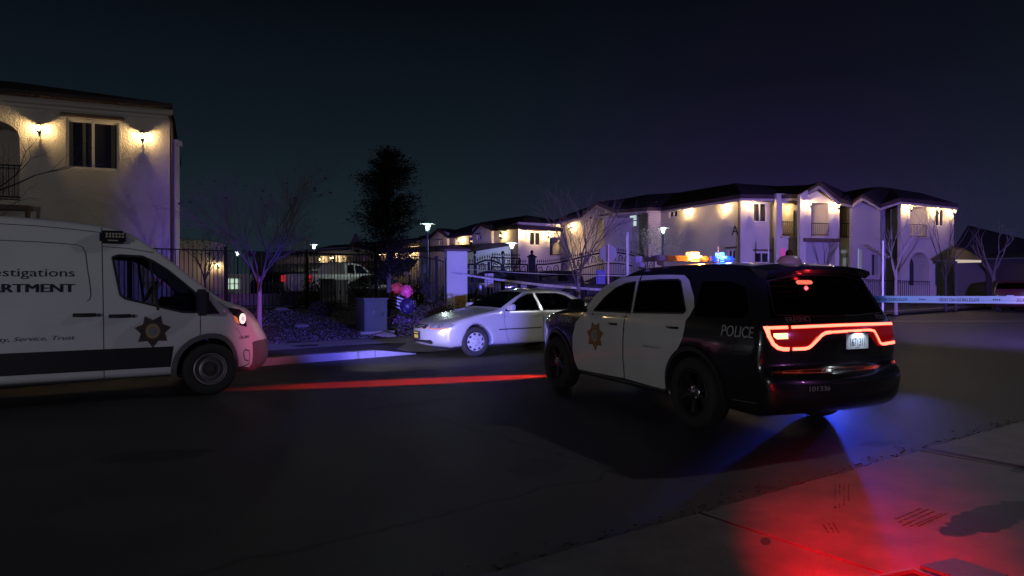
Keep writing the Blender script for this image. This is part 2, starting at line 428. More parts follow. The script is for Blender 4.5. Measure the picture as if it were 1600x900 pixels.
# worn stamp rows and skid marks pressed into the concrete
b = MB(); m_mark = mat('concrete_mark', (.022,.02,.019), .8)
def on_px(px, py, z=.031): Y = (H-z)*F/(py-Y0); return Vector(((px-800)/F*Y, Y, z))
for col, (xa, ya, xb, yb) in enumerate(((1306,757,1306,796),(1313,757,1313,796),(1320,756,1320,790),(1327,757,1327,784),(1287,820,1296,834),(1295,818,1304,832),(1302,816,1312,834))):
    p = on_px(xa, ya); q = on_px(xb, yb); n = 9
    for i in range(n):
        if rnd.random() < .12: continue
        a = p.lerp(q, (i+.1)/n); c = p.lerp(q, (i+rnd.uniform(.5,.9))/n)
        b.bar(a, c, rnd.uniform(.006,.014), .0012)
for (xa, ya, xb, yb) in ((1400,812,1440,795),(1406,817,1452,796),(1412,822,1462,799),(1422,824,1474,802),(1436,823,1480,803)):
    p = on_px(xa, ya); q = on_px(xb, yb); n = 7
    for i in range(n):
        a = p.lerp(q, (i+rnd.uniform(0,.3))/n); c = p.lerp(q, (i+rnd.uniform(.7,1.1))/n); b.bar(a, c, rnd.uniform(.005,.018), .0012)
tag(b.build('skid_marks', m_mark), kind='structure')

# open utility box in the pavement, lid pushed aside
c = on_px(1424, 920, .03)
ub = thing('utility_box', 'open utility pit with a tilted metal lid in the near concrete pavement', 'utility box', (c.x, c.y, .03), math.atan2(Ed.y, Ed.x)-.25)
b = MB(); b.box((0,0,.002), (.34,.24,.004)); b.build('pit_shade', mat('pit_shade_sheet', (.003,.003,.003), 1), ub)  # black sheet painted as the hole's darkness; the slab below is uncut
b = MB()
for s in (-1,1): b.box((s*.18,0,.012), (.02,.27,.024)); b.box((0,s*.13,.012), (.34,.02,.024))
b.build('frame', mat('galvanised', (.16,.155,.15), .4, metal=.7), ub, bevel=.004)
b = MB(); b.box((.36,-.02,.035), (.36,.27,.018), Matrix.Rotation(.10, 3, 'Y') @ Matrix.Rotation(.2, 3, 'Z')); b.build('lid', mat('iron_lid', (.05,.05,.055), .5, metal=.6, bump=.5, bscale=90), ub, bevel=.004)

# ================================================================ vehicles
class Car:
    def __init__(s, root, loc, rz, top, bottom_z, wheels, arch, wtab, fx, rx, fb=.18, rb=.12, crown=.035, r=.07, taper=(.10,.07), smooth=2, zoff=0):
        """top: front-bottom ... over the roof ... rear-bottom, side view (x forward from the rear axle, z up)"""
        s.root = root; s.loc = loc; s.rz = rz; s.z0 = loc[2]
        s.wt = wtab; s.fx = fx; s.rx = rx; s.fb = fb; s.rb = rb; s.crown = crown; s.r = r; s.taper = taper
        s.xmax = max(p[0] for p in top); s.xmin = min(p[0] for p in top); s.zmax = max(p[1] for p in top)
        t = resample(chaikin(list(top), smooth), .06, closed=False)
        bot = []
        for (wx, wz) in sorted(wheels):
            a0 = math.asin(max(-1, min(1, (bottom_z-wz)/arch)))
            for k in range(25):
                a = pi-a0-(pi-2*a0)*k/24; bot.append((wx+arch*cos(a), wz+arch*sin(a)))
        s.outline = t+resample([t[-1]]+bot+[t[0]], .08, closed=False)[1:-1]
        s.ntop = len(t); n = len(s.outline); s.nrm = []
        area = sum(s.outline[i][0]*s.outline[(i+1) % n][1]-s.outline[(i+1) % n][0]*s.outline[i][1] for i in range(n))
        sg = 1 if area > 0 else -1
        for i in range(n):
            a = s.outline[i-1]; b = s.outline[(i+1) % n]; d = (b[0]-a[0], b[1]-a[1]); l = math.hypot(*d) or 1
            s.nrm.append((-d[1]/l*sg, d[0]/l*sg))
        s.top = t
    def W(s, x, z):
        w_ = lerp(z, [p[0] for p in s.wt], [p[1] for p in s.wt])
        if x > s.fx: w_ *= 1-s.taper[0]*((x-s.fx)/(s.xmax-s.fx))**2
        if x < s.rx: w_ *= 1-s.taper[1]*((s.rx-x)/(s.rx-s.xmin))**2
        return w_
    def map(s, x, z, t):
        y = s.W(x, z)*t; q = abs(t)**2.6
        if x > s.fx: x = x-s.fb*((x-s.fx)/(s.xmax-s.fx))**1.5*q
        if x < s.rx: x = x+s.rb*((s.rx-x)/(s.rx-s.xmin))**1.5*q
        z = z-s.crown*q*max(0, z/s.zmax)**3
        return (x, y, z)
    def shell(s, classify, mats, cuts, names, step=.09):
        """classify(x,z,t)->key for the skin that runs over the car; cuts: openings in the two sides"""
        ts = [-1,-.993,-.975,-.94,-.9,-.78,-.6,-.35,-.1,.1,.35,.6,.78,.9,.94,.975,.993,1]
        n = len(s.outline); parts = {}
        def pt(i, t):
            x, z = s.outline[i]; k = s.inset(t); x += s.nrm[i][0]*k; z += s.nrm[i][1]*k
            return s.map(x, z, t)
        for j in range(len(ts)-1):
            for i in range(n):
                i2 = (i+1) % n; xm = (s.outline[i][0]+s.outline[i2][0])/2; zm = (s.outline[i][1]+s.outline[i2][1])/2
                key = classify(xm, zm, (ts[j]+ts[j+1])/2, i < s.ntop-1)
                if key is None: continue
                parts.setdefault(key, MB()).add([pt(i, ts[j]), pt(i2, ts[j]), pt(i2, ts[j+1]), pt(i, ts[j+1])], [(0,1,2,3)])
        ins = [(s.outline[i][0]+s.nrm[i][0]*s.r, s.outline[i][1]+s.nrm[i][1]*s.r) for i in range(n)]
        s.cap = ins
        V, T = triangulate(ins, cuts, step)
        for sg in (1, -1):
            parts.setdefault('body', MB()).add([s.map(x, z, sg) for x, z in V], T)
        res = {}
        for k, m_ in parts.items():
            res[k] = m_.build(names.get(k, k), mats[k], s.root, smooth=True, weld=.0008, angle=50)
        return res
    def inset(s, t):
        a = abs(t)
        if a < .92: return 0
        q = min(1, (a-.92)/.08); return s.r*(1-sqrt(max(0, 1-q*q)))
    def side(s, x, z, sg, off=0):
        p = s.map(x, z, sg); return (p[0], p[1]+sg*off, p[2])
    def drape(s, polys, sg, off, m, name, parent=None, holes=(), step=.09, build=True, mb=None, pre=None):
        b = mb or MB()
        for pl in polys:
            V, T = triangulate(pl, holes, step)
            b.add([s.side(x, z, sg, off) for x, z in V], T)
        if mb is not None: return b
        return b.build(name, m, parent or s.root, smooth=True, angle=60)
    def lines(s, lines_, sg, off, wd, m, name, parent=None):
        return s.drape([strip(resample(l, .08, False), wd) for l in lines_], sg, off, m, name, parent, step=None)
    def text(s, txt, x, z, size, sg, off, m, name, parent=None, shear=0, bold=0, sx=1, space=1.0, width=None, right=False):
        vs, fs = text2d(txt, size, shear, 0, space); b = MB(); X = [v[0] for v in vs]; w_ = max(X)-min(X)
        if width: sx = width/w_
        if right: x = x+sg*w_*sx/2
        for k, dx in enumerate((0, -bold, bold) if bold else (0,)):
            b.add([s.side(x-sg*(vx*sx+dx), z+vy, sg, off+.0004*k) for vx, vy in vs], fs)
        return b.build(name, m, parent or s.root)
    # rear face: y across, z up
    def rear(s, y, z, off=0, front=False):
        best = None; seg = s.top
        for i in range(len(seg)-1):
            (xa, za), (xb, zb) = seg[i], seg[i+1]
            if min(za, zb)-1e-9 <= z <= max(za, zb)+1e-9 and abs(zb-za) > 1e-9:
                x = xa+(xb-xa)*(z-za)/(zb-za)
                if best is None or (x > best if front else x < best): best = x
        if best is None: best = s.xmax if front else s.xmin
        x = best; t = max(-1, min(1, y/s.W(x, z))); k = s.inset(t)
        p = s.map(x, z, t); sg = -1 if front else 1
        return (p[0]+sg*(k-off), y, p[2])
    def drape_rear(s, polys, off, m, name, parent=None, step=.06, holes=(), front=False, smooth=True):
        b = MB()
        for pl in polys:
            V, T = triangulate(pl, holes, step)
            b.add([s.rear(y, z, off, front) for y, z in V], T)
        return b.build(name, m, parent or s.root, smooth=smooth, angle=60)
    def text_rear(s, txt, y, z, size, off, m, name, parent=None, bold=0, sx=1, space=1.0, front=False):
        vs, fs = text2d(txt, size, 0, 0, space); b = MB()
        sg = 1 if front else -1
        for k, dx in enumerate((0, -bold, bold) if bold else (0,)):
            b.add([s.rear(y+sg*vx*sx+dx, z+vy, off+.0004*k, front) for vx, vy in vs], fs)
        return b.build(name, m, parent or s.root)
    # pixel of the photograph -> side-view coordinates of this car
    def px(s, u, v, sg=1):
        c, q = cos(s.rz), sin(s.rz); k = (u-800)/F; x, y = s.loc[0], s.loc[1]; b = sg*.9; a = 0; z = 1
        for _ in range(12):
            a = (k*(y+c*b)-x+q*b)/(c-k*q); Y = y+q*a+c*b; z = H-(v-Y0)/F*Y-s.z0
            b = sg*s.W(a, max(.2, min(z, s.zmax)))
        return (a, z)
    def pxs(s, pts, sg=1): return [s.px(u, v, sg) for u, v in pts]
    def pxr(s, u, v):
        c, q = cos(s.rz), sin(s.rz); k = (u-800)/F; x, y = s.loc[0], s.loc[1]; a = s.xmin; b = 0; z = 1
        for _ in range(12):
            b = (x+c*a-k*(y+q*a))/(q+k*c); Y = y+q*a+c*b; z = H-(v-Y0)/F*Y-s.z0
            a = s.rear(max(-.95, min(.95, b)), max(.2, min(z, s.zmax-.02)))[0]
        return (b, z)

def wheel(car, x, y, z, R, rr, wd, kind, steer=0, sg=1):
    """tyre with the rim as its child; sg = side the face looks to"""
    M = Matrix.Translation((x, y, z)) @ Matrix.Rotation(steer, 4, 'Z') @ Matrix.Rotation(-sg*pi/2, 4, 'X')
    h = wd/2
    b = MB(); b.lathe([(rr,-h*.8),(rr+.02,-h),(R-.035,-h),(R-.01,-h*.8),(R,-h*.5),(R-.004,-h*.3),(R-.004,-h*.26),(R,-h*.24),(R,h*.24),(R-.004,h*.26),(R-.004,h*.3),(R,h*.5),(R-.01,h*.8),(R-.035,h),(rr+.05,h*1.02),(rr+.02,h),(rr,h*.8),(rr,-h*.8)], M, 48)
    t = b.build('wheel', M_rub(), car.root, smooth=True, angle=45)
    if kind == 'police':
        m1 = mat('dark_rim', (.05,.05,.055), .35, metal=.7); m2 = M_chr()
        b = MB(); b.lathe([(rr,h*.85),(rr-.012,h*.9),(rr-.02,h*.7),(rr-.04,h*.35),(rr-.05,-h*.6),(0.02,-h*.6)], M, 40)
        for k in range(5):
            a = 2*pi*k/5+.3
            for d in (-.09, .09):
                p = M @ Vector((.055*cos(a+d), .055*sin(a+d), h*.42)); q = M @ Vector(((rr-.02)*cos(a+d*.9), (rr-.02)*sin(a+d*.9), h*.62)); b.bar(p, q, .032, .03, up=M.to_3x3() @ Vector((0,0,1)))
        b.build('rim', m1, t, smooth=True)
        b = MB(); b.lathe([(.085,h*.4),(.085,h*.56),(.07,h*.66),(.05,h*.7),(.03,h*.78),(0.002,h*.8)], M, 20)
        for k in range(5):
            a = 2*pi*k/5+.9; b.tube([M @ Vector((.068*cos(a), .068*sin(a), h*.5)), M @ Vector((.068*cos(a), .068*sin(a), h*.78))], .011, 6)
        b.build('hub_cap', mat('worn_chrome', (.55,.52,.52), .22, metal=1), t, smooth=True)
    elif kind == 'cover':
        m1 = mat('silver_wheel', (.52,.53,.56), .38, metal=.35)
        V = []; n = 9
        outer = [(rr*.99*cos(2*pi*k/72), rr*.99*sin(2*pi*k/72)) for k in range(72)]
        holes = []
        for k in range(n):
            a = 2*pi*k/n; hole = []
            for (ra, da) in ((.93,-.13),(.93,0),(.93,.13),(.80,.20),(.71,.10),(.68,0),(.71,-.10),(.80,-.20)): hole.append((rr*ra*cos(a+da), rr*ra*sin(a+da)))
            holes.append(hole)
        for k in range(5):
            a = 2*pi*k/5+.3; holes.append([(rr*.36*cos(a)+.012*cos(q*pi/3), rr*.36*sin(a)+.012*sin(q*pi/3)) for q in range(6)])
        V, T = triangulate(outer, holes, .03)
        b = MB(); b.add([M @ Vector((x_, y_, h*.96-.02*(math.hypot(x_, y_)/rr)**2+.012*math.exp(-(math.hypot(x_, y_)/.05)**2))) for x_, y_ in V], T)
        b.build('rim', m1, t, smooth=True)
        b = MB(); b.lathe([(rr,h*.8),(rr*.9,h*.55),(.02,h*.5)], M, 24); b.build('brake_disc', mat('dark_steel', (.03,.03,.03), .6), t)
    elif kind == 'steel':
        m1 = mat('grey_steel_rim', (.20,.19,.19), .45, metal=.5)
        b = MB(); b.lathe([(rr,h*.88),(rr-.012,h*.95),(rr-.022,h*.80),(rr-.03,h*.45),(rr-.055,h*.40),(rr-.075,h*.62),(rr-.10,h*.72),(.10,h*.55),(.098,h*.3)], M, 40)
        b.build('rim', m1, t, smooth=True, angle=25)
        b = MB(); b.lathe([(.112,h*.5),(.112,h*.74),(.104,h*.80),(.098,h*.74),(.092,h*.55),(.055,h*.58),(.05,h*.75),(.0,h*.78)], M, 28)
        b.build('hub_cap', mat('hub_grey', (.07,.065,.065), .4, metal=.4), t, smooth=True)
        b = MB(); b.lathe([(rr-.008,h*.90),(rr-.013,h*.98),(rr-.02,h*.90)], M, 40); b.lathe([(.116,h*.74),(.110,h*.83),(.103,h*.76)], M, 40)
        b.build('trim_ring', mat('ring_grey', (.42,.38,.37), .4, metal=.6), t, smooth=True)
    return t
def star(car, cx, cz, R, sg, off, parent_m, name='star_badge', label=None, sx=1.0):
    """seven-pointed badge on the car's side: star, ring and seal"""
    pts = []
    for k in range(14):
        a = pi/2+2*pi*(k+.5)/14*1; a = -pi/2+pi*k/7; r = R if k % 2 == 0 else R*.66
        pts.append((cx+sx*r*cos(a), cz+r*sin(a)))
    o = car.drape([pts], sg, off, parent_m, name)
    n = 30
    def ell(k): return [(cx+sx*R*k*.86*cos(2*pi*i/n), cz+R*k*cos(0)*sin(2*pi*i/n)) for i in range(n)]
    car.drape([ell(.50)], sg, off+.0015, mat('badge_ring', (.16,.10,.035), .5), 'ring', o)
    car.drape([ell(.42)], sg, off+.003, mat('badge_field', (.42,.30,.14), .5), 'field', o)
    car.drape([ell(.30)], sg, off+.0045, mat('badge_seal', (.12,.20,.34), .5, noise=(.30,.24,.12), nscale=26), 'seal', o)
    b = [strip([(cx-sx*R*.34, cz-R*.60), (cx, cz-R*.66), (cx+sx*R*.34, cz-R*.60)], R*.07)]
    inner = [(cx+sx*(p[0]-cx)/sx*.9, cz+(p[1]-cz)*.9) for p in pts]
    outl = strip(resample(inner+[inner[0]], .05, False), R*.035)
    car.drape([outl], sg, off+.0012, mat('badge_line', (.10,.05,.02), .5), 'outline', o, step=None)
    return o

def seat(b, x, y, z, lean=-.25):
    """rounded cushion, backrest and headrest"""
    b.box((x+.22, y, z+.08), (.5, .5, .16)); M = Matrix.Rotation(lean, 3, 'Y')
    b.box((x-.10, y, z+.40), (.13, .48, .62), M); b.box((x-.20, y, z+.80), (.09, .26, .17), M)

# ---------------------------------------------------------------- police patrol SUV
rz = radians(113.8)
suv = thing('police_suv', 'black and white police SUV with glowing red tail lights and lit roof light bar', 'police car', (2.80, 8.0, 0), rz)
DW = [(.2,.86),(.35,.915),(.6,.95),(.85,.965),(1.0,.955),(1.13,.935),(1.2,.90),(1.35,.84),(1.6,.735),(1.72,.67),(1.8,.62)]
dtop = [(3.90,.26),(4.02,.34),(4.06,.55),(4.03,.8),(3.97,.98),(3.85,1.06),(3.4,1.13),(2.95,1.19),(2.62,1.235),(2.45,1.26),(2.1,1.47),(1.72,1.69),(1.5,1.755),(1.2,1.785),(.6,1.80),(0,1.79),(-.45,1.765),(-.72,1.73),(-.80,1.66),(-.88,1.50),(-1.02,1.26),(-1.08,1.18),(-1.10,1.10),(-1.11,.95),(-1.09,.82),(-1.10,.74),(-1.20,.69),(-1.24,.62),(-1.23,.48),(-1.19,.38),(-1.05,.29),(-.9,.26)]
D = Car(suv, (2.80, 8.0, 0), rz, dtop, .27, [(0,.385),(3.17,.385)], .455, DW, 3.0, -.45, fb=.26, rb=.16, r=.075, taper=(.13,.055), smooth=2)
win_f = D.pxs([(928,484),(944,464),(962,448),(978,440),(994,437),(986,487)])
win_r = D.pxs([(990,487),(999,436.5),(1030,434),(1060,433.5),(1064,436),(1072,484),(1069,487.5)])
win_q = [(.03,1.21),(.10,1.60),(-.35,1.60),(-.62,1.54),(-.80,1.30),(-.74,1.22)]
def dcls(x, z, t, top):
    if top and 1.72 < x < 2.45 and z > 1.27 and abs(t) < .92: return 'windshield'
    if top and x < -.80 and 1.24 < z < 1.66 and abs(t) < .86: return 'rear_window'
    if top and -.5 < x < 1.66 and z > 1.70 and abs(t) < .86: return 'roof'
    return 'body'
g_dark = glass('tinted_glass', (.10,.10,.11)); g_light = glass('clear_glass', (.55,.56,.58))
rs = D.shell(dcls, {'body': M_black(), 'roof': M_white(), 'windshield': g_light, 'rear_window': glass('rear_glass', (.12,.10,.12))}, [win_f, win_r, win_q], {'windshield': 'windscreen'})
for sg in (1, -1):
    D.drape([win_f], sg, -.006, glass('front_side_glass', (.8,.8,.85)), 'side_window')
    D.drape([win_r], sg, -.006, g_dark, 'side_window'); D.drape([win_q], sg, -.006, g_dark, 'side_window')
# white doors
fd = D.pxs([(904,577),(898,563),(895,545),(895,525),(900,503),(910,491),(918,478),(930,460),(948,443),(966,433),(985,428.5),(1003,427),(1000,432),(990,487),(979,489),(975,500),(973,530),(973,560),(976,591)])
rd = D.pxs([(977,591.5),(974.5,560),(974.5,530),(976.5,501),(980,489.5),(991,487.5),(1004,427),(1040,425.5),(1070,426),(1077,434),(1085,462),(1085,478),(1078,492),(1072,499),(1070,512),(1067,527),(1061,541),(1052,556),(1045,575),(1041,594),(1040,609)])
m_dw = M_white()
for sg in (1, -1):
    d1 = D.drape([fd], sg, .004, m_dw, 'door', holes=[win_f]); d2 = D.drape([rd], sg, .004, m_dw, 'door', holes=[win_r])
    fr = D.lines([win_f+[win_f[0]]], sg, .006, .022, M_trim(), 'window_frame', d1); D.lines([win_r+[win_r[0]]], sg, .006, .022, M_trim(), 'window_frame', d2)
    D.lines([[D.px(976, 591), D.px(974, 560), D.px(974, 530), D.px(976, 501), D.px(980, 489)]], sg, .0065, .008, M_trim(), 'door_gap', d1)
    for (u, v, dd) in ((958, 505, d1), (1051.5, 510.5, d2)):
        a, z = D.px(u, v)
        b = MB(); p = [D.side(a+.11-.022*i, z, sg, .006+.034*sin(pi*i/10)) for i in range(11)]
        b.tube(p, .014, 6); b.build('handle', mat('chrome_dark', (.3,.3,.3), .2, metal=1), dd, smooth=True)
    if sg == 1:
        a, z = D.px(930, 524); st = star(D, a, z, .205, 1, .0085, mat('badge_gold', (.33,.20,.07), .45, noise=(.24,.13,.05), nscale=20), sx=1.08)
        st.parent = d1
        # motto lettering on the rear door
        D.text('Safety, Service, Trust.', *D.px(1019, 543), .030, 1, .0085, mat('faded_letter', (.22,.22,.24), .6), 'lettering', d2, shear=.3)
    m_let = mat('grey_letter', (.30,.30,.32), .5)
    if sg == 1:
        D.text('POLICE', -.72, 1.035, .115, 1, .006, m_let, 'lettering', bold=.004, sx=1.0)
        D.text('FRESNO', 2.86, 1.00, .085, 1, .006, m_let, 'lettering', bold=.004, sx=.95)
    # wheel arch lips, rocker trim
    for wx in (0, 3.17):
        arc = [(wx+.475*cos(a), .385+.475*sin(a)) for a in [pi*(1.03-1.06*k/24) for k in range(25)]]
        D.lines([arc], sg, .014, .05, M_trim(), 'wheel_arch')
    D.lines([[(2.52,.345),(.52,.335)]], sg, .03, .028, mat('satin_sill', (.35,.34,.36), .25, metal=.8), 'sill_trim')
    D.lines([[(-.62,.40),(-1.0,.405)]], sg, .008, .012, mat('satin_sill', (.35,.34,.36), .25, metal=.8), 'bumper_trim')
    # mirror
    b = MB(); a, z = 2.33, 1.22; w_ = D.W(a, z)
    b.bar((a-.02, sg*(w_-.03), z-.06), (a+.02, sg*(w_+.1), z-.02), .07, .05)
    b.box((a+.02, sg*(w_+.17), z+.03), (.13, .22, .18)); b.build('wing_mirror', M_black(), suv, smooth=True, bevel=.035)
    for (x_) in (0, 3.17):
        wheel(D, x_, sg*.845, .385, .385, .245, .255, 'police', 0, sg)
# spoiler, tail lights, plate, bumper
b = MB(); pr = []
for i in range(13):
    y = -.70+1.4*i/12; q = abs(y/.7)**2.5
    x0 = -.60+.03*q; x1 = -.93+.09*q; z0 = 1.765-.045*q; z1 = 1.725-.05*q
    pr.append([(x0, y, z0), (x1, y, z1+.005), (x1-.01, y, z1-.03), (x1+.05, y, z1-.07), (x0-.17, y, z0-.11)])
for i in range(12):
    n0 = len(b.v)
    b.add(pr[i]+pr[i+1], [(k, (k+1) % 5, 5+(k+1) % 5, 5+k) for k in range(5)])
b.add(pr[0], [(0,1,2,3,4)]); b.add(pr[-1], [(0,1,2,3,4)])
b.build('spoiler', M_black(), suv, smooth=True, weld=.001, angle=30)
m_led = mat('tail_led', (.8,.05,.03), .4, emit=(1,.12,.07), estr=5.0)
m_lens = mat('red_lens', (.25,.004,.008), .15, coat=1, emit=(.8,.006,.012), estr=.16)
pr_ = lambda pts: [D.pxr(u, v) for u, v in pts]
lens = [(.868,1.165),(.3,1.165),(-.3,1.165),(-.868,1.165),(-.868,.93),(-.62,.915),(-.52,.92),(-.36,1.06),(.30,1.06),(.42,.92),(.62,.915),(.76,.915),(.83,.98),(.865,1.08)]
tl = D.drape_rear([lens], .008, m_lens, 'tail_light', step=.05)
def led(pts, wd=.034):
    return strip(resample(pts, .03, False), wd*.85)
leds = [led([(.858,1.14),(.8,1.14),(.645,1.14)]), led([(.855,1.155),(.845,1.06),(.81,.985),(.765,.947),(.71,.932),(.645,.93)], .042),
        led([(.61,1.14),(0,1.145),(-.55,1.145),(-.865,1.145)], .032), led([(.61,.93),(.47,.93),(.43,.938),(.40,.955),(.27,1.055),(.22,1.075),(.15,1.08)], .036), led([(.15,1.08),(-.2,1.085),(-.40,1.087),(-.47,1.075),(-.505,1.03),(-.56,.955),(-.59,.94),(-.62,.937)], .028), led([(-.62,.937),(-.865,.945)], .036)]
for i, l_ in enumerate(leds): D.drape_rear([l_], .014, m_led, 'led_strip', tl, step=None)
D.drape_rear([[(.80,1.085),(.66,1.085),(.655,1.03),(.77,1.03),(.80,1.055)]], .012, mat('tail_bulb', (.9,.5,.2), .4, emit=(1,.55,.22), estr=3.2), 'bulb', tl)
# licence plate, tilted housing
y_c, z_c = D.pxr(1338, 533); xp = D.rear(y_c, z_c)[0]-.012
b = MB(); b.box((xp-.002, y_c, z_c), (.008,.305,.155)); pl = b.build('licence_plate', mat('plate_white', (.62,.70,.78), .45), suv, bevel=.003)
vs, fs = text2d('1671311', .078, 0, .0015)
MB().add([(xp-.0075, y_c-vx*.60, z_c-.045+vy) for vx, vy in vs], fs).build('plate_number', mat('plate_ink', (.02,.03,.09), .5), pl)
vs, fs = text2d('California', .022, .2); MB().add([(xp-.0075, y_c-vx*.9, z_c+.046+vy) for vx, vy in vs], fs).build('plate_state', mat('plate_red', (.35,.03,.05), .5), pl)
vs, fs = text2d('EXEMPT', .014); MB().add([(xp-.0075, y_c-vx*.9, z_c-.068+vy) for vx, vy in vs], fs).build('plate_footer', mat('plate_ink', (.02,.03,.09), .5), pl)
for s_ in (-1,1): b = MB(); b.box((xp-.02, y_c+s_*.10, z_c+.088), (.03,.07,.018)); b.build('plate_lamp', M_trim(), suv)
light('plate_light', 'SPOT', (xp-.09, y_c, z_c+.10), 1.6, (.85,.93,1), .02, (xp, y_c, z_c), 120, .6, parent=suv)
D.drape_rear([[(.86,.700),(-.86,.700),(-.86,.693),(.86,.693)]], .006, mat('step_trim', (.2,.2,.21), .3), 'bumper_step', step=None)
D.drape_rear([strip(resample([(.72,1.26),(.65,1.60),(.3,1.64),(-.3,1.64),(-.65,1.60),(-.72,1.26),(-.3,1.235),(.3,1.235),(.72,1.26)], .1, False), .012)], .004, M_trim(), 'window_seal', step=None)
D.drape_rear([led([(.615,1.18),(.60,.84),(.55,.76),(-.55,.76),(-.60,.84),(-.615,.92)], .007)], .004, M_trim(), 'tailgate_gap', step=None)
D.drape_rear([led([(.28,.60),(-.35,.60)], .02)], .006, M_trim(), 'bumper_groove', step=None)
m_dl = mat('dim_letter', (.16,.13,.14), .5)
D.text_rear('FRESNO', .50, 1.185, .055, .008, m_dl, 'lettering', bold=.002); D.text_rear('POLICE', -.68, 1.195, .05, .008, m_dl, 'lettering', bold=.002)
D.text_rear('101336', *[D.pxr(1280, 611)[i] for i in (0,1)], .048, .008, mat('grey_letter', (.30,.30,.32), .5), 'lettering', bold=.003, sx=1.25)
D.text_rear('AWD', -.74, .60, .035, .008, m_dl, 'lettering')
D.drape_rear([[(-.83,.70+.03),(-.86,.73),(-.86,.755),(-.83,.755)]], .01, mat('red_glint', (.6,.03,.02), .3, emit=(1,.1,.05), estr=.8), 'reflector', step=None)
# dash camera style red lamp inside the rear window
b = MB(); yl, zl = D.pxr(1264, 441)
p = D.rear(yl, zl, -.03); b.box((p[0]+.03, yl, zl), (.05,.20,.035), Matrix.Rotation(-.4, 3, 'Y')); 
b.build('rear_warning_light', mat('red_strobe', (1,.1,.06), .4, emit=(1,.22,.11), estr=9), suv, bevel=.012)
light('strobe_light', 'POINT', (p[0]-.10, yl, zl+.0), 3.0, (1,.03,.04), .02, parent=suv)
# light bar with a cradle, lamps of amber and blue
b = MB(); lx = 1.28; zb = 1.855
b.box((lx, 0, zb), (.26, 1.22, .05)); 
for s_ in (-1,1): b.bar((lx, s_*.45, 1.78), (lx, s_*.45, zb), .1, .03, up=(1,0,0))
lb = b.build('light_bar', mat('bar_smoke', (.10,.06,.04), .15, coat=1), suv, bevel=.02)
def barlamp(y0, y1, m_, nm): 
    hh = .115 if 'lamp' in nm else .066
    b = MB(); b.box((lx-.07, (y0+y1)/2, zb+.002+hh/2-.02), (.19, abs(y1-y0)-.01, hh)); return b.build(nm, m_, lb, smooth=True, bevel=.045 if 'lamp' in nm else .018)
m_am = mat('amber_lens', (.10,.04,.01), .15, coat=.8, emit=(1,.35,.04), estr=.04)
m_bl = mat('blue_lens', (.02,.05,.25), .15, coat=.8, emit=(.02,.05,1), estr=.35)
m_cl = mat('clear_lens', (.12,.11,.13), .1, coat=1)
barlamp(.60, .46, m_cl, 'lens'); barlamp(.46, .30, m_am, 'lens'); barlamp(.30, .11, mat('amber_spill', (.3,.12,.02), .2, coat=.8, emit=(1,.22,.01), estr=.9), 'lens')
barlamp(.11, -.12, mat('amber_lit', (1,.7,.3), .4, emit=(1,.42,.06), estr=6), 'amber_lamp')
barlamp(-.12, -.20, mat('amber_spill', (.3,.12,.02), .2, coat=.8, emit=(1,.22,.01), estr=.9), 'lens'); barlamp(-.20, -.27, m_cl, 'lens'); barlamp(-.27, -.36, mat('blue_spill', (.02,.04,.3), .2, coat=.8, emit=(.01,.06,1), estr=1.3), 'lens')
barlamp(-.36, -.52, mat('blue_lit', (.2,.5,1), .4, emit=(.04,.26,1), estr=6), 'blue_lamp'); barlamp(-.52, -.61, mat('blue_spill', (.02,.04,.3), .2, coat=.8, emit=(.01,.06,1), estr=1.3), 'lens')
light('amber_light', 'POINT', (lx-.24, .0, zb+.03), 14, (1,.42,.05), .03, parent=suv)
light('blue_light', 'POINT', (lx-.24, -.44, zb+.03), 18, (.03,.10,1), .03, parent=suv)
# small roof items: plate reader, antennas, dome
b = MB(); b.box((1.55,.62,1.86), (.14,.10,.085)); b.box((1.5,.62,1.79),(.2,.07,.06)); b.build('plate_reader', mat('camera_shell', (.3,.28,.34), .35), suv, bevel=.012)
b = MB(); b.tube([(.95,-.2,1.79),(.95,-.2,2.02)], .006, 6); b.tube([(.95,-.2,1.79),(.95,-.2,1.815)], .018, 8); b.build('antenna', mat('antenna_grey', (.4,.36,.36), .4), suv)
b = MB(); b.tube([(.35,-.45,1.79),(.35,-.45,1.98)], .006, 6); b.build('antenna', mat('antenna_grey', (.4,.36,.36), .4), suv)
b = MB(); b.lathe([(.13,0),(.125,.03),(.10,.065),(.06,.085),(0,.09)], Matrix.Translation((-.45,.03,1.765)), 20); b.build('roof_dome', mat('amber_dome', (.30,.20,.10), .4, coat=.4), suv, smooth=True)
b = MB(); b.lathe([(.06,0),(.055,.035),(.03,.05),(0,.052)], Matrix.Translation((.9,-.60,1.775)), 16); b.build('roof_dome', mat('white_dome', (.75,.72,.68), .4), suv, smooth=True)
# cabin
b = MB(); seat(b, 1.15, .38, .62); seat(b, 1.15, -.38, .62); b.box((.1,0,.98),(.12,1.2,.55)); b.box((2.2,0,1.12),(.45,1.4,.16))
b.build('seat', mat('dark_cloth', (.02,.02,.022), .9), suv, bevel=.04)
b = MB(); b.tube([(1.75+.05*sin(t*pi/8), .38+.18*cos(t*pi/8), 1.12+.17*sin(t*pi/8)) for t in range(17)], .014, 6, cap=False); b.build('steering_wheel', M_trim(), suv, smooth=True)
b = MB()
for i in range(5): b.box((-.55-.05*i, .1, 1.58-.055*i), (.01,.85,.012))
b.box((-.66,.1,1.47),(.012,.012,.28)); b.build('cargo_grille', M_trim(), suv)
b = MB(); b.box((1.6,0,.30),(4.4,1.5,.1)); b.build('underbody', M_trim(), suv)

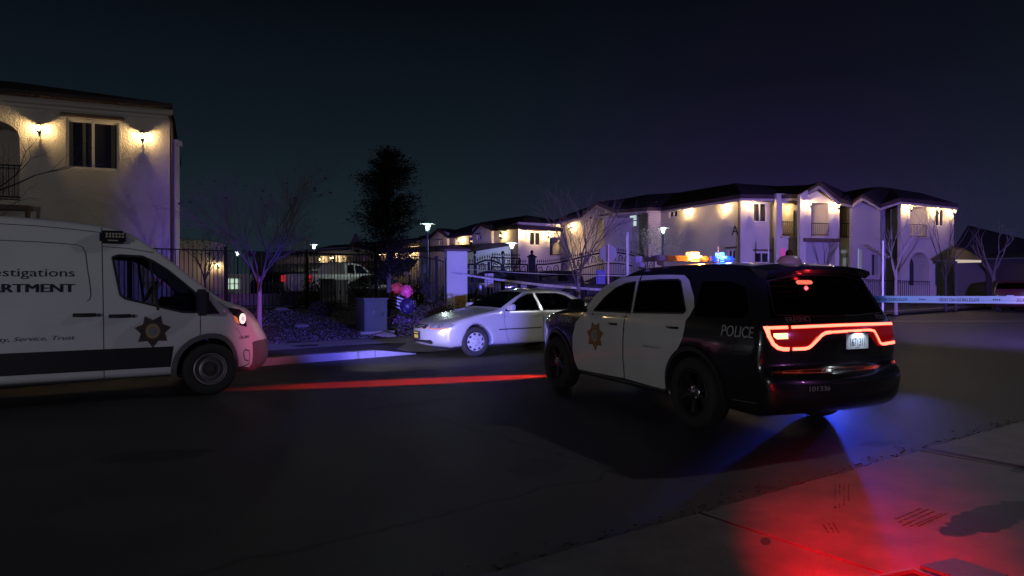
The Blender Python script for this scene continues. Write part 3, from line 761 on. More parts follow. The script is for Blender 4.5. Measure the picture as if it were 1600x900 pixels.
# ---------------------------------------------------------------- crime scene van
vz = radians(32)
vloc = (-7.91, 8.76, 0)
van = thing('police_van', 'white police crime scene van with dark star badge and lit headlight', 'van', vloc, vz)
VW = [(.2,.93),(.35,.98),(.7,1.0),(1.1,1.01),(1.3,1.0),(1.5,.975),(1.9,.90),(2.2,.845),(2.45,.78),(2.6,.72)]
V_ = Car(van, vloc, vz, [(4.55,.28),(4.6,.5)], .3, [(3.75,.36)], .42, VW, 3.9, -1)   # first, only to read coordinates
V_.xmax = 4.7; V_.xmin = -1.1; V_.zmax = 2.6; V_.taper = (.12, .02)
ws = V_.pxs([(160,351),(187,358),(215,373),(240,391),(280,421),(322,456),(348,470),(378,477),(398,486),(412,503),(416,528)], -1)
vtop = [(4.55,.27),(4.68,.34),(4.72,.50),(4.70,.70),(4.62,.85)]+[(x+.06, z) for x, z in reversed(ws[:-1])]
zr = ws[0][1]
vtop += [(2.1, zr+.05), (1.5, zr+.09), (.5, zr+.12), (-.6, zr+.12), (-1.1, zr+.08), (-1.2, zr-.1), (-1.24, 1.2), (-1.22,.5), (-1.15,.3)]
V = Car(van, vloc, vz, vtop, .30, [(0,.355),(3.75,.355)], .44, VW, 3.75, -1.0, fb=.34, rb=.05, r=.07, taper=(.16,.02), crown=.03)
vwin = V.pxs([(176,400),(186,397),(222,399),(240,407),(262,421),(285,440),(305,457),(306,488),(284,487),(258,481),(226,473),(196,466),(188,460)], -1)
def vcls(x, z, t, top):
    if top and ws[5][0]-.15 < x+.06 < ws[1][0]+1.2 and 1.46 < z < zr-.12 and x > 2.5 and abs(t) < .93: return 'windshield'
    if z < .71 and x > 4.05: return 'bumper'
    return 'body'
m_vw = mat('van_white', (.66,.66,.68), .3, coat=.5, noise=(.60,.60,.62), nscale=1.5)
m_bump = mat('bumper_plastic', (.10,.10,.105), .5, bump=.1, bscale=300)
V.shell(vcls, {'body': m_vw, 'windshield': g_light, 'bumper': m_bump}, [vwin], {'windshield': 'windscreen'})
for sg in (-1, 1):
    wn = V.drape([vwin], sg, -.008, glass('van_side_glass', (.55,.55,.6)), 'side_window')
    V.lines([vwin+[vwin[0]]], sg, .004, .03, M_trim(), 'window_seal', wn)
    a0 = V.px(234, 406, -1); a1 = V.px(247, 484, -1)
    V.lines([[a0, a1]], sg, .003, .035, M_trim(), 'quarter_divider', wn)
    V.drape([V.pxs([(313,456),(322,461),(346,490),(313,490)], -1)], sg, .004, M_trim(), 'corner_panel')
    # dark lower band, sill
    V.drape([[(-1.1,.70),(-.46,.70),(-.47,.40),(-1.1,.40)], [(.47,.70),(3.28,.70),(3.24,.42),(.47,.42)]], sg, .004, mat('navy_stripe', (.007,.007,.011), .5), 'stripe')
    for wx in (0, 3.75):
        arc = [(wx+.47*cos(a), .355+.47*sin(a)) for a in [pi*(1.05-1.10*k/28) for k in range(29)]]
        V.lines([arc], sg, .016, .07, m_bump, 'wheel_arch')
    V.lines([[V.px(159, 352, -1), V.px(161, 470, -1), V.px(162, 592, -1)]], sg, .003, .008, M_trim(), 'door_gap'); V.lines([[V.px(313, 490, -1), V.px(313, 520, -1), V.px(309, 532, -1)]], sg, .003, .008, M_trim(), 'door_gap')
    V.lines([V.pxs([(0,346.5),(60,350),(110,355),(157,360.5)], -1), V.pxs([(0,373),(60,375.5),(100,378.5),(120,380),(129,384),(134,393),(137,420),(141,446),(142,460),(140,467),(136,470)], -1),
             V.pxs([(160,383),(200,386),(240,393)], -1)], sg, .003, .009, mat('panel_shadow', (.02,.02,.03), .6), 'panel_groove')
    if sg == -1:
        m_l = mat('navy_letter', (.012,.012,.03), .5)
        a, z = V.px(116, 431, -1); V.text('Investigations', a, z, .108, -1, .004, m_l, 'lettering', width=1.08, right=True)
        a, z = V.px(116, 455.5, -1); V.text('DEPARTMENT', a, z, .110, -1, .004, m_l, 'lettering', width=1.24, right=True, bold=.008)
        a, z = V.px(118, 530, -1); V.text('Safety, Service, Trust.', a, z, .055, -1, .004, m_l, 'lettering', shear=.3, width=.98, right=True)
        a, z = V.px(238.5, 517, -1); star(V, a, z, .225, -1, .005, mat('badge_dark', (.035,.03,.035), .5, noise=(.07,.055,.05), nscale=18))
        a, z = V.px(404, 528, -1); V.text('CSI 2811', a-.01, z, .045, -1, .006, m_l, 'lettering', bold=.002, sx=1.1)
    for (u, v) in ((131.5, 492), (187, 493.5)):
        a, z = V.px(u, v, -1); b = MB()
        b.tube([V.side(a+.12-.024*i, z, sg, .004+.035*sin(pi*i/10)) for i in range(11)], .026, 6); b.tube([V.side(a+.15, z-.003, sg, .012), V.side(a+.17, z-.003, sg, .02)], .022, 8)
        b.build('handle', M_trim(), van, smooth=True)
    # tall door mirror
    a, z = V.px(300, 470, -1); w_ = V.W(a, z); b = MB()
    b.box((a+.10, sg*(w_+.16), z-.02), (.16,.24,.36)); b.box((a+.08, sg*(w_+.03), z-.12),(.10,.12,.07)); mm = b.build('wing_mirror', mat('mirror_shell', (.03,.03,.04), .35), van, smooth=True, bevel=.04)
    b = MB(); b.box((a+.015, sg*(w_+.16), z-.01), (.006,.18,.27)); b.build('mirror_glass', mat('mirror_glass', (.35,.4,.6), .08, metal=1), mm, bevel=.002)
    wheel(V, 3.75, sg*.90, .358, .358, .225, .225, 'steel', 0, sg); wheel(V, 0, sg*.90, .358, .358, .225, .225, 'steel', 0, sg)
    # headlight wraps round the corner
    hl = V.pxs([(363,480),(388,482),(402,488),(408,500),(409,510),(388,507),(378,497),(368,486)], -1)
    h_ = V.drape([hl], sg, .006, mat('lamp_housing', (.02,.018,.02), .2, coat=.8), 'headlight')
    V.drape([V.pxs([(374,492),(383,495),(390,506),(380,502)], -1)], sg, .010, mat('amber_turn', (.8,.25,.05), .3, emit=(1,.26,.06), estr=.4), 'indicator', h_)
    if sg == -1:
        el = V.px(397.5, 497, -1)
        lens_ = [(el[0]+.085*cos(k*pi/9), el[1]+.078*sin(k*pi/9)) for k in range(18)]
        V.drape([lens_], sg, .010, mat('lamp_lit', (1,1,.95), .3, emit=(.95,1,.85), estr=.75), 'lamp_lens', h_)
        V.drape([[(el[0]+.045*cos(k*pi/9), el[1]+.04*sin(k*pi/9)) for k in range(18)]], sg, .014, mat('lamp_core', (1,1,.95), .3, emit=(.75,.8,.7), estr=.45), 'lamp_core', h_)
    V.lines([V.pxs([(343,470),(352,476),(362,481),(367,487)], -1)], sg, .003, .007, M_trim(), 'hood_gap')
    V.lines([V.pxs([(380,512),(388,517),(396,527)], -1)], sg, .003, .006, M_trim(), 'fender_gap')
    # fog lamp pocket
    V.lines([V.pxs([(401,548),(405,545),(417,547),(418,556),(416,563),(404,561),(401,555),(401,548)], -1)], sg, .006, .018, M_trim(), 'fog_lamp_surround')
    V.lines([V.pxs([(378,575),(400,571),(418,566)], -1)], sg, .006, .014, M_trim(), 'bumper_groove')
    # warning light box on the roof corner
    a, z = V.px(176, 371, -1); b = MB(); w_ = V.W(a, z)
    b.box((a, sg*(w_+.05), z), (.30,.14,.17)); wl = b.build('warning_light', mat('bar_black', (.012,.012,.014), .3), van, smooth=True, bevel=.03)
    b = MB()
    for i in range(6): 
        for j in (0,1): b.lathe([(.016,0),(.014,.006),(0,.008)], Matrix.Translation((a-.07+.037*i, sg*(w_+.121), z+.04-.035*j)) @ Matrix.Rotation(-sg*pi/2, 4, 'X'), 8)
    b.build('led_lens', mat('led_lens', (.45,.42,.32), .15, coat=1), wl, smooth=True)
    b = MB()
    b.box((a+.0, sg*(w_+.121), z-.045), (.12,.004,.014)); b.build('led_lens', mat('led_lens', (.45,.42,.32), .15, coat=1), wl)
b = MB(); seat(b, 2.55, .45, .95, -.2); seat(b, 2.55, -.45, .95, -.2); b.box((3.45,0,1.22),(.4,1.7,.25)); b.build('seat', mat('dark_cloth', (.02,.02,.022), .9), van, bevel=.04)
b = MB(); b.tube([(3.12+.10*sin(t*pi/8), .45+.2*cos(t*pi/8), 1.42+.16*sin(t*pi/8)) for t in range(17)], .016, 6, cap=False); b.build('steering_wheel', mat('wheel_grey', (.2,.2,.22), .5), van, smooth=True)
b = MB(); b.bar((2.1,0,1.2),(2.1,0,1.9),1.7,.03); b.build('bulkhead', mat('bulkhead_grey', (.08,.08,.09), .8), van) if False else None
b = MB(); b.box((1.7,0,.32),(5.2,1.6,.1)); b.build('underbody', M_trim(), van)
light('headlight_beam', 'SPOT', (4.98, -.55, .95), 600, (1,.92,.72), .04, None, 60, .8, parent=van).rotation_euler = Vector((1, .66, -.04)).to_track_quat('-Z','Y').to_euler()

# ---------------------------------------------------------------- parked cars
AW = [(.15,.78),(.3,.855),(.6,.885),(.8,.88),(.93,.85),(1.0,.80),(1.2,.69),(1.35,.60),(1.45,.55)]
def sedan(root, loc, rz_, paint, detail=True, kind='sedan', cover='cover'):
    if kind == 'sedan':
        tp = [(3.30,.20),(3.50,.24),(3.56,.40),(3.55,.55),(3.47,.66),(3.30,.72),(2.8,.85),(2.2,.955),(1.98,.99),(1.6,1.20),(1.22,1.385),(1.0,1.425),(.6,1.44),(.2,1.42),(-.05,1.36),(-.45,1.12),(-.60,1.07),(-.95,1.05),(-1.08,.98),(-1.10,.75),(-1.12,.5),(-1.05,.3),(-.9,.22)]
        fxs, wb, R = 2.4, 2.6, .315
        wf = [(1.86,.965),(1.45,1.22),(1.22,1.335),(1.00,1.355),(.93,.96)]; wr = [(.85,.96),(.92,1.36),(.35,1.355),(.12,1.30),(-.22,1.10),(-.15,1.0),(.0,.96)]
        wsr = (1.25, 1.97, 1.02); rwr = (-.42, .0, 1.13)
        Wt = AW
    else:
        tp = [(3.55,.26),(3.70,.34),(3.72,.6),(3.66,.88),(3.45,.98),(2.9,1.06),(2.45,1.12),(2.25,1.17),(1.75,1.56),(1.4,1.68),(.6,1.72),(-.4,1.69),(-.85,1.62),(-1.0,1.25),(-1.08,1.05),(-1.1,.6),(-1.05,.35),(-.9,.28)]
        fxs, wb, R = 2.6, 2.8, .35
        wf = [(2.08,1.12),(1.68,1.48),(1.4,1.58),(1.10,1.60),(1.05,1.10)]; wr = [(.97,1.10),(1.02,1.60),(.1,1.60),(.0,1.12)]
        wsr = (1.75, 2.25, 1.2); rwr = (-1.02, -.85, 1.25)
        Wt = [(.2,.86),(.4,.92),(.8,.94),(1.0,.93),(1.1,.90),(1.4,.80),(1.6,.72),(1.75,.66)]
    c = Car(root, loc, rz_, tp, .22, [(0,R),(wb,R)], R+.055, Wt, fxs, -.5, fb=.34, rb=.14, r=.06, taper=(.17,.10))
    def cl(x, z, t, top):
        if top and wsr[0] < x < wsr[1] and z > wsr[2] and abs(t) < .93: return 'windshield'
        if top and rwr[0] < x < rwr[1] and z > rwr[2] and abs(t) < .9: return 'rear_window'
        return 'body'
    gl = glass('car_glass', (.35,.36,.38))
    c.shell(cl, {'body': paint, 'windshield': gl, 'rear_window': gl}, [wf, wr], {'windshield': 'windscreen'})
    for sg in (1, -1):
        for w_ in (wf, wr):
            o = c.drape([w_], sg, -.005, gl, 'side_window'); c.lines([w_+[w_[0]]], sg, .003, .022, M_trim(), 'window_seal', o)
        for x_ in (0, wb): wheel(c, x_, sg*(Wt[2][1]-.10), R, R, R*.64, .19, cover, -.10 if x_ else 0, sg)
        if detail:
            zb_ = .97 if kind == 'sedan' else 1.1
            c.lines([[(wf[0][0]+.02, zb_),(wf[0][0]+.06,.75),(wf[0][0]-.04,.35),(wf[0][0]-.08,.27)], [(.89,zb_),(.89,.3)], [(-.12,zb_-.02),(-.05,.85),(.15,.72)]], sg, .003, .008, M_trim(), 'door_gap')
            c.lines([[(2.05,.56),(.93,.57)], [(.85,.57),(.42,.575)]], sg, .010, .022, M_trim(), 'side_moulding')
            for x_ in (1.06, .08):
                b = MB(); b.tube([c.side(x_+.09-.018*i, .86, sg, .002+.03*sin(pi*i/10)) for i in range(11)], .012, 6); b.build('handle', paint, root, smooth=True)
            w_ = c.W(1.78, 1.0); b = MB(); b.box((1.76, sg*(w_+.13), 1.03), (.12,.20,.13)); b.bar((1.80, sg*(w_-.04), .98), (1.78, sg*(w_+.07), 1.0), .06, .04); b.build('wing_mirror', paint, root, smooth=True, bevel=.03)
    return c
ac = (.98, 17.12, 0)
car = thing('parked_car', 'silver four-door sedan with amber-rimmed headlights at the driveway apron', 'car', ac, radians(212.3), 'cars parked along the street')
m_silver = mat('silver_paint', (.60,.60,.60), .26, metal=.45, coat=.7)
A = sedan(car, ac, radians(212.3), m_silver)
# headlights, grille, bumper mouth, front plate
m_refl = mat('lamp_reflector', (.85,.85,.85), .12, metal=.9)
for sg in (1, -1):
    # lamp polygon on the nose, in (y, z) on the front face
    hp = [(sg*.30,.63),(sg*.34,.685),(sg*.55,.71),(sg*.74,.72),(sg*.80,.69),(sg*.78,.64),(sg*.55,.60)]
    h_ = A.drape_rear([hp], .012, mat('lamp_glass', (.55,.55,.55), .08, metal=.7, coat=1, noise=(.85,.85,.85), nscale=18), 'headlight', front=True)
    A.drape_rear([strip(resample([(sg*.32,.618),(sg*.55,.592),(sg*.79,.628)], .04, False), .022)], .014, mat('amber_side', (.65,.22,.04), .3), 'indicator', h_, front=True, step=None)
    for yy in (.42, .60):
        A.drape_rear([[(sg*yy+.045*cos(k*pi/7), .655+.036*sin(k*pi/7)) for k in range(14)]], .016, m_refl, 'reflector', h_, front=True, step=None)
A.drape_rear([[(-.26,.60),(-.27,.655),(.27,.655),(.26,.60)]], .010, mat('grille_black', (.02,.02,.02), .4), 'grille', front=True)
gr = A.drape_rear([strip(resample([(-.27,.60),(-.28,.665),(.28,.665),(.27,.60),(-.27,.60)], .05, False), .016), strip([(-.26,.63),(.26,.63)], .01)], .014, M_chr(), 'grille_frame', front=True, step=None)
A.drape_rear([[(.045*cos(k*pi/7), .632+.035*sin(k*pi/7)) for k in range(14)]], .022, mat('silver_emblem', (.7,.72,.78), .2, metal=.9), 'emblem', front=True, step=None)
A.drape_rear([[(-.48,.30),(-.44,.36),(.44,.36),(.48,.30),(.42,.27),(-.42,.27)]], .008, mat('grille_black', (.02,.02,.02), .4), 'bumper_mouth', front=True)
p = A.rear(0, .45, .02, True); b = MB(); b.box((p[0]+.006, 0, .45), (.01,.30,.16)); fp = b.build('licence_plate', mat('plate_black', (.01,.01,.01), .4), car)
b = MB(); b.box((p[0]+.012, 0, .425), (.003,.20,.07)); b.box((p[0]+.012,0,.50),(.003,.22,.025)); b.build('plate_lettering', mat('plate_yellow', (.65,.55,.08), .5), fp)
b = MB()
for y_ in (.36,-.36): seat(b, .95, y_, .42); seat(b, .05, y_, .45)
b.box((.0,0,.78),(.13,1.2,.5), Matrix.Rotation(-.25,3,'Y')); b.build('seat', mat('grey_cloth', (.30,.30,.33), .9), car, bevel=.04)
b = MB(); b.box((1.75,0,.86),(.4,1.2,.16)); b.build('dashboard', M_trim(), car, bevel=.03)

# ================================================================ buildings
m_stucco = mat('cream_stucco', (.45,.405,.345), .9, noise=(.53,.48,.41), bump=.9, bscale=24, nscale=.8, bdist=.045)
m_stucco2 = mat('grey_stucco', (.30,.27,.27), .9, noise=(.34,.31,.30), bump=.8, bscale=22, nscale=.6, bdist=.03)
m_roof = mat('clay_tiles', (.05,.026,.024), .8, noise=(.03,.018,.018), nscale=3, bump=.8, bscale=9, bdist=.06)
m_fascia = mat('fascia_paint', (.40,.34,.28), .7)
m_frame = mat('vinyl_frame', (.55,.52,.46), .5)
m_pane = mat('night_pane', (.016,.017,.02), .08, coat=.5)
m_iron = mat('wrought_iron', (.008,.008,.009), .6, spec=.15)
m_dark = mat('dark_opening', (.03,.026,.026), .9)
m_bulb = mat('warm_bulb', (1,.8,.5), .4, emit=(1,.80,.42), estr=7, sampling=False)
m_lit = mat('lit_window', (.6,.7,.6), .6, emit=(.62,.85,.66), estr=.75, noise=None)
m_litw = mat('lit_window_warm', (.6,.55,.4), .6, emit=(1,.75,.4), estr=.6)
M_trim_w = mat('wood_trim', (.10,.06,.04), .7)

class Facade:
    """one flat outside wall; pxA/pxB: image columns of its ends, YA/YB their distances"""
    def __init__(s, parent, pxA, YA, pxB, YB, m=None, name='wall'):
        s.p = parent; s.A = Vector(((pxA-800)/F*YA, YA)); s.B = Vector(((pxB-800)/F*YB, YB))
        s.d = (s.B-s.A).normalized(); s.n = Vector((s.d.y, -s.d.x)); 
        if s.n.dot(s.A) > 0: s.n = -s.n
        s.L = (s.B-s.A).length; s.m = m or m_stucco; s.name = name; s.holes = []; s.rec = []; s.wall = None
    def u(s, px):
        k = (px-800)/F; return (k*s.A.y-s.A.x)/(s.d.x-k*s.d.y)
    def uz(s, px, py):
        u = s.u(px); Y = s.A.y+s.d.y*u; return (u, H-(py-Y0)/F*Y)
    def P(s, u, z, o=0):
        return Vector((s.A.x+s.d.x*u+s.n.x*o, s.A.y+s.d.y*u+s.n.y*o, z))
    def rect(s, x0, y0, x1, y1):
        uc = s.uz((x0+x1)/2, y0)[1], s.uz((x0+x1)/2, y1)[1]; return (s.u(x0), uc[1], s.u(x1), uc[0])
    def hole(s, r, depth=.12, back=None, arch=0):
        u0, z0, u1, z1 = r
        if arch:
            pts = [(u0,z0),(u1,z0)]+[((u0+u1)/2+(u1-u0)/2*cos(a), z1-arch+arch*sin(a)) for a in [pi*k/10 for k in range(11)]]
        else: pts = [(u0,z0),(u1,z0),(u1,z1),(u0,z1)]
        s.holes.append(pts); s.rec.append((pts, depth, back)); return pts
    def done(s, poly, thick=.25, base=None):
        """poly: outline in (u, z)"""
        V_, T = triangulate(poly, s.holes); b = MB()
        b.add([s.P(u, z) for u, z in V_], T)
        n = len(poly); b.add([s.P(u, z) for u, z in poly]+[s.P(u, z, -thick) for u, z in poly], [(i, (i+1) % n, n+(i+1) % n, n+i) for i in range(n)])
        for pts, dp, back in s.rec:
            n = len(pts); b.add([s.P(u, z) for u, z in pts]+[s.P(u, z, -dp) for u, z in pts], [(i, (i+1) % n, n+(i+1) % n, n+i) for i in range(n)])
            if back is None: b.add([s.P(u, z, -dp) for u, z in pts], [tuple(range(n))])
        s.wall = b.build(s.name, s.m, s.p, world=True)
        for pts, dp, back in s.rec:
            if back is not None: MB().add([s.P(u, z, -dp) for u, z in pts], [tuple(range(len(pts)))]).build('recess', back, s.p, world=True)
        return s
    def bars(s, b, segs, w_, t, o):
        for (u0, z0, u1, z1) in segs: b.bar(s.P(u0, z0, o), s.P(u1, z1, o), w_, t, up=(s.n.x, s.n.y, 0))
    def window(s, r, m_p=None, mull=1, fw=.05, shelf=True, horiz=False, glaze=None):
        u0, z0, u1, z1 = r; s.hole(r, .13, m_pane if False else None); s.rec[-1] = (s.holes[-1], .13, m_p or m_pane)
        b = MB(); h = fw/2
        sg = [(u0,z0+h,u1,z0+h),(u0,z1-h,u1,z1-h),(u0+h,z0,u0+h,z1),(u1-h,z0,u1-h,z1)]
        for k in range(mull): x = u0+(u1-u0)*(k+1)/(mull+1); sg.append((x,z0,x,z1))
        if horiz: sg.append((u0,(z0+z1)/2,u1,(z0+z1)/2))
        s.bars(b, sg, fw, .05, -.07)
        wd = b.build('window_frame', m_frame, s.p, world=True)
        if shelf:
            b = MB(); b.bar(s.P(u0-.12, z1+.12, .08), s.P(u1+.12, z1+.12, .08), .14, .10); b.build('window_awning', M_trim_w, s.p, world=True)
        return wd
    def railing(s, r, o=.03, every=.13, belly=0.0):
        u0, z0, u1, z1 = r; b = MB()
        s.bars(b, [(u0,z1,u1,z1),(u0,z0+.06,u1,z0+.06)], .04, .04, o)
        n = max(2, int(abs(u1-u0)/every))
        for i in range(n+1):
            u = u0+(u1-u0)*i/n
            if belly: b.tube([s.P(u, z1, o), s.P(u, z1-.25*(z1-z0), o+.01), s.P(u, z0+.35*(z1-z0), o+belly), s.P(u, z0+.15*(z1-z0), o+belly), s.P(u, z0+.06, o)], .012, 5)
            else: b.bar(s.P(u, z0+.06, o), s.P(u, z1, o), .018)
        return b.build('balcony_railing', m_iron, s.p, world=True)
    def lamp(s, px, py, power=45, size=1.0, real=True, group=None):
        u, z = s.uz(px, py); o = (.20 if size <= 1 else .30)*size; c = s.P(u, z, o)
        b = MB(); T = Matrix.Translation(c)
        k = size
        b.lathe([(.0,.20*k),(.02*k,.17*k),(.035*k,.15*k),(.095*k,.10*k),(.10*k,.085*k),(.08*k,.085*k),(.0,.095*k)], T, 8)
        b.lathe([(.0,-.085*k),(.062*k,-.085*k),(.068*k,-.10*k),(.05*k,-.13*k),(.02*k,-.17*k),(.028*k,-.19*k),(.0,-.22*k)], T, 8)
        for i in range(6):
            a = pi/6+2*pi*i/6; b.bar(c+Vector((.105*k*cos(a), .105*k*sin(a), .09*k)), c+Vector((.06*k*cos(a), .06*k*sin(a), -.09*k)), .011*k)
        b.tube([s.P(u, z-.02*k, 0), s.P(u, z+.0, .02), s.P(u, z-.20*k, o*.5), s.P(u, z-.21*k, o)], .014*k, 6)
        b.box(s.P(u, z-.05*k, .012), (.05*k,.03,.12*k))
        lp = b.build('wall_lamp', m_iron, s.p, world=True)
        b = MB(); b.lathe([(0,.022*k),(.022*k,.012*k),(.028*k,-.02*k),(.02*k,-.07*k),(0,-.08*k)], T, 10); b.build('bulb', m_bulb, lp, world=True, smooth=True)
        if real:
            Mi = ROOTM[s.p.name].inverted(); light('lamp_glow', 'POINT', tuple(Mi @ (c+Vector((0,0,.032*k)))), power, (1,.68,.30), .03, parent=lp)
        return lp

def roof_strip(parent, eave, ridge, thick=.16, name='roof', m=None, back=True):
    """eave and ridge: same number of 3D points"""
    b = MB(); n = len(eave); e = [Vector(p) for p in eave]; r = [Vector(p) for p in ridge]
    for i in range(n-1):
        b.add([e[i], e[i+1], r[i+1], r[i]], [(0,1,2,3)])
        dz = Vector((0,0,-thick)); b.add([e[i], e[i+1], e[i+1]+dz, e[i]+dz], [(0,1,2,3)])
    return b
def PZ(px, py, Y): return P(px, py, Y)

# ---- building at the left edge
Lb = thing('apartment_building', 'cream stucco building behind the van with two lit wall lamps and a sliding window', 'building', (-13, 24, .7), 0)
f = Facade(Lb, -90, 20.6, 266, 23.0)
f.window(f.rect(104,189,187,265), fw=.07)
rw = f.rect(104,189,187,265)
for (q0, q1) in ((.04,.12),(.30,.36),(.84,.92)):
    b = MB(); ua = rw[0]+(rw[2]-rw[0])*q0; ub_ = rw[0]+(rw[2]-rw[0])*q1; b.bar(f.P((ua+ub_)/2, rw[1]+.08, -.118), f.P((ua+ub_)/2, rw[3]-.08, -.118), ub_-ua, .008, up=(f.n.x, f.n.y, 0)); b.build('curtain', mat('curtain', (.07,.065,.055), .9), Lb, world=True)
bal = f.rect(-60,187,32,312); f.hole(bal, 1.5, None, arch=.5)
door_r = (bal[0]+.3, bal[1], bal[0]+1.1, bal[3]-.5)
uR = f.L; zE = f.uz(266,180)[1]; zB = -.2
f.done([(0,zB),(uR,zB),(uR,zE),(0,zE)], .3)
f.railing((bal[0], bal[1]+.05, bal[2], f.uz(16,258)[1]), o=-.05, every=.14)
f.lamp(64,203, 75); f.lamp(224,215, 75)
b = MB()
f.bars(b, [(0,zE+.12,uR+.10,zE+.12)], .26, .10, .05); f.bars(b, [(0,zE+.0,uR+.06,zE+.0)], .06, .07, .03); f.bars(b, [(0,zE-.14,uR+.04,zE-.14)], .03, .04, .02)
b.build('cornice', m_fascia, Lb, world=True)
b = MB(); z_ = f.uz(20,326)[1]; b.bar(f.P(0,z_,.25), f.P(f.u(52),z_,.25), .5,.14); b.bar(f.P(f.u(49),z_,.46), f.P(f.u(49),z_-.9,.46), .10,.10); b.build('balcony_ledge', M_trim_w, Lb, world=True)
# return wall, downpipe, side trim
f2s = f.B; dr = Vector((-f.n.x, -f.n.y)); 
b = MB(); q0 = f.B; q1 = f.B+dr*12
b.add([(q0.x,q0.y,zB),(q1.x,q1.y,zB),(q1.x,q1.y,zE),(q0.x,q0.y,zE)], [(0,1,2,3)])
a0 = f.A+dr*12; b.add([(q1.x,q1.y,zB),(a0.x,a0.y,zB),(a0.x,a0.y,zE),(q1.x,q1.y,zE)], [(0,1,2,3)]); b.add([(f.A.x,f.A.y,zB),(a0.x,a0.y,zB),(a0.x,a0.y,zE),(f.A.x,f.A.y,zE)], [(0,1,2,3)])
b.build('wall', m_stucco, Lb, world=True)
b = MB(); c = f.P(uR+.06, 0, -.05); b.tube([(c.x,c.y,zB),(c.x,c.y,zE-.3),(c.x-.02,c.y-.12,zE-.05)], .045, 8); b.build('downpipe', M_trim_w, Lb, world=True)
b = MB(); c = f.P(uR+.16, 0, -.3); b.box((c.x,c.y,(zB+zE-.9)/2), (.12,.3,zE-.9-zB)); c = f.P(uR+.18,0,-.3); b.box((c.x,c.y,zE-.85),(.22,.4,.18)); b.build('corner_column', m_frame, Lb, world=True)
e0 = f.P(-.5, zE+.27, .45); e1 = f.P(uR+.10, zE+.27, .45); r0 = f.P(-.5, zE+2.0, -6); r1 = f.P(uR-5.2, zE+2.0, -6); e2 = f.P(uR+.10, zE+.27, -12.4)
b = MB(); b.add([e0,e1,r1,r0,e2,f.P(-.5,zE+.27,-12.4)], [(0,1,2,3),(1,4,2),(4,5,3,2)]); dz = Vector((0,0,-.12))
b.add([e0,e1,e1+dz,e0+dz,e2,e2+dz], [(0,1,2,3),(1,4,5,2),]); b.add([e0+dz, e1+dz, f.P(uR+.1,zE+.15,-.2), f.P(-.5,zE+.15,-.2)], [(0,1,2,3)])
b.build('roof', m_roof, Lb, world=True)

# ---- low block behind the fence on the left, with one lamp and a lit window
sb = thing('service_building', 'low cream flat-roofed block behind the iron fence with one lamp and a lit window', 'building', (-13, 36, .7))
f = Facade(sb, 215, 33, 352, 36)
zt = f.uz(300,374)[1]
f.lamp(340,414, 45, .9)
f.done([(0,.3),(f.L,.3),(f.L,zt-.15),(f.L-.9,zt),(0,zt)], .3)
b = MB(); b.add([f.P(0,zt,.15), f.P(f.L-.9,zt,.15), f.P(f.L+.1,zt-.16,.15), f.P(f.L+.1,zt-.16,-6), f.P(f.L-.9,zt,-6), f.P(0,zt,-6)], [(0,1,4,5),(1,2,3,4)]); b.build('roof', m_roof, sb, world=True)
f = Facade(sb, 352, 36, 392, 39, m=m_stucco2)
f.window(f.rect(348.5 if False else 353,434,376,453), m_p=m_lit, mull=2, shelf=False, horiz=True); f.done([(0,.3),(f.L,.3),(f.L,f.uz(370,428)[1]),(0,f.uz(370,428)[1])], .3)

# ---- generic house made of facades from the photo's columns
def lampset(f, pts, power, size=1.0, real=True):
    for x, y in pts: f.lamp(x, y, power, size, real)
# ---- middle apartment building
mb = thing('apartment_building', 'cream two-storey apartments with gables seen above the gate pillar, behind the carport', 'building', (-5, 62, .7))
K = 1.0
def rectwall(fc, ytop, z0=.2, px=None):
    z = fc.uz(px or (0,0)[0], ytop)[1] if px else fc.uz(800, ytop)[1]
    fc.done([(0,z0),(fc.L,z0),(fc.L,z),(0,z)])
    return z
ZE = 6.4
f = Facade(mb, 659, 74, 672, 73); f.done([(0,.2),(f.L,.2),(f.L,ZE),(0,ZE)]); 
f = Facade(mb, 672, 72, 699, 70); g0 = f.rect(686,376,692,383); f.window(g0, mull=1, fw=.08)
zc = f.uz(684,358)[1]; f.done([(0,.2),(f.L,.2),(f.L,ZE+.1),(f.u(684),zc),(0,ZE+.1)])
f = Facade(mb, 699, 72, 738, 66); f.lamp(723.5,376,280,1.5,True); f.window(f.rect(733,369.5,738,385), mull=0, horiz=True, fw=.1); f.window(f.rect(711,373,717,384), m_p=m_litw, mull=0, fw=.1); f.done([(0,.2),(f.L,.2),(f.L,ZE),(0,ZE)])
f = Facade(mb, 738, 65, 768, 62); f.window(f.rect(745,367,751.5,375), fw=.08); zc2 = f.uz(750,349)[1]; f.done([(0,.2),(f.L,.2),(f.L,ZE+.1),(f.u(751),zc2),(0,ZE+.1)])
f = Facade(mb, 768, 63, 777, 62); f.done([(0,.2),(f.L,.2),(f.L,ZE),(0,ZE)])
f = Facade(mb, 777, 62, 810, 57); f.lamp(789,368,300,1.4); f.done([(0,.2),(f.L,.2),(f.L,ZE),(0,ZE)])
f = Facade(mb, 810, 56.6, 876, 58.5); f.window(f.rect(827,362,845,384), fw=.09); f.lamp(818.5,366,300,1.3); f.lamp(853.5,367,300,1.3)
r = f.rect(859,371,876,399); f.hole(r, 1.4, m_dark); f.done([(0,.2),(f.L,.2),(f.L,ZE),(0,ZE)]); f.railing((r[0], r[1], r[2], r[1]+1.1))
b = MB()
ev = [P(655,369,73),P(672,369,71),P(684,356.5,70),P(700,368,69.5),P(738,362,65),P(751,347.5,63),P(769,356,61.5),P(810,351.5,55.8),P(880,356.5,57.5)]
rg = [P(668,368.5,80),P(676,366,80),P(695,357,80),P(712,358.8,80),P(742,350,76),P(770,346,74),P(790,341.5,70),P(823,336.5,66),P(884,346,68)]
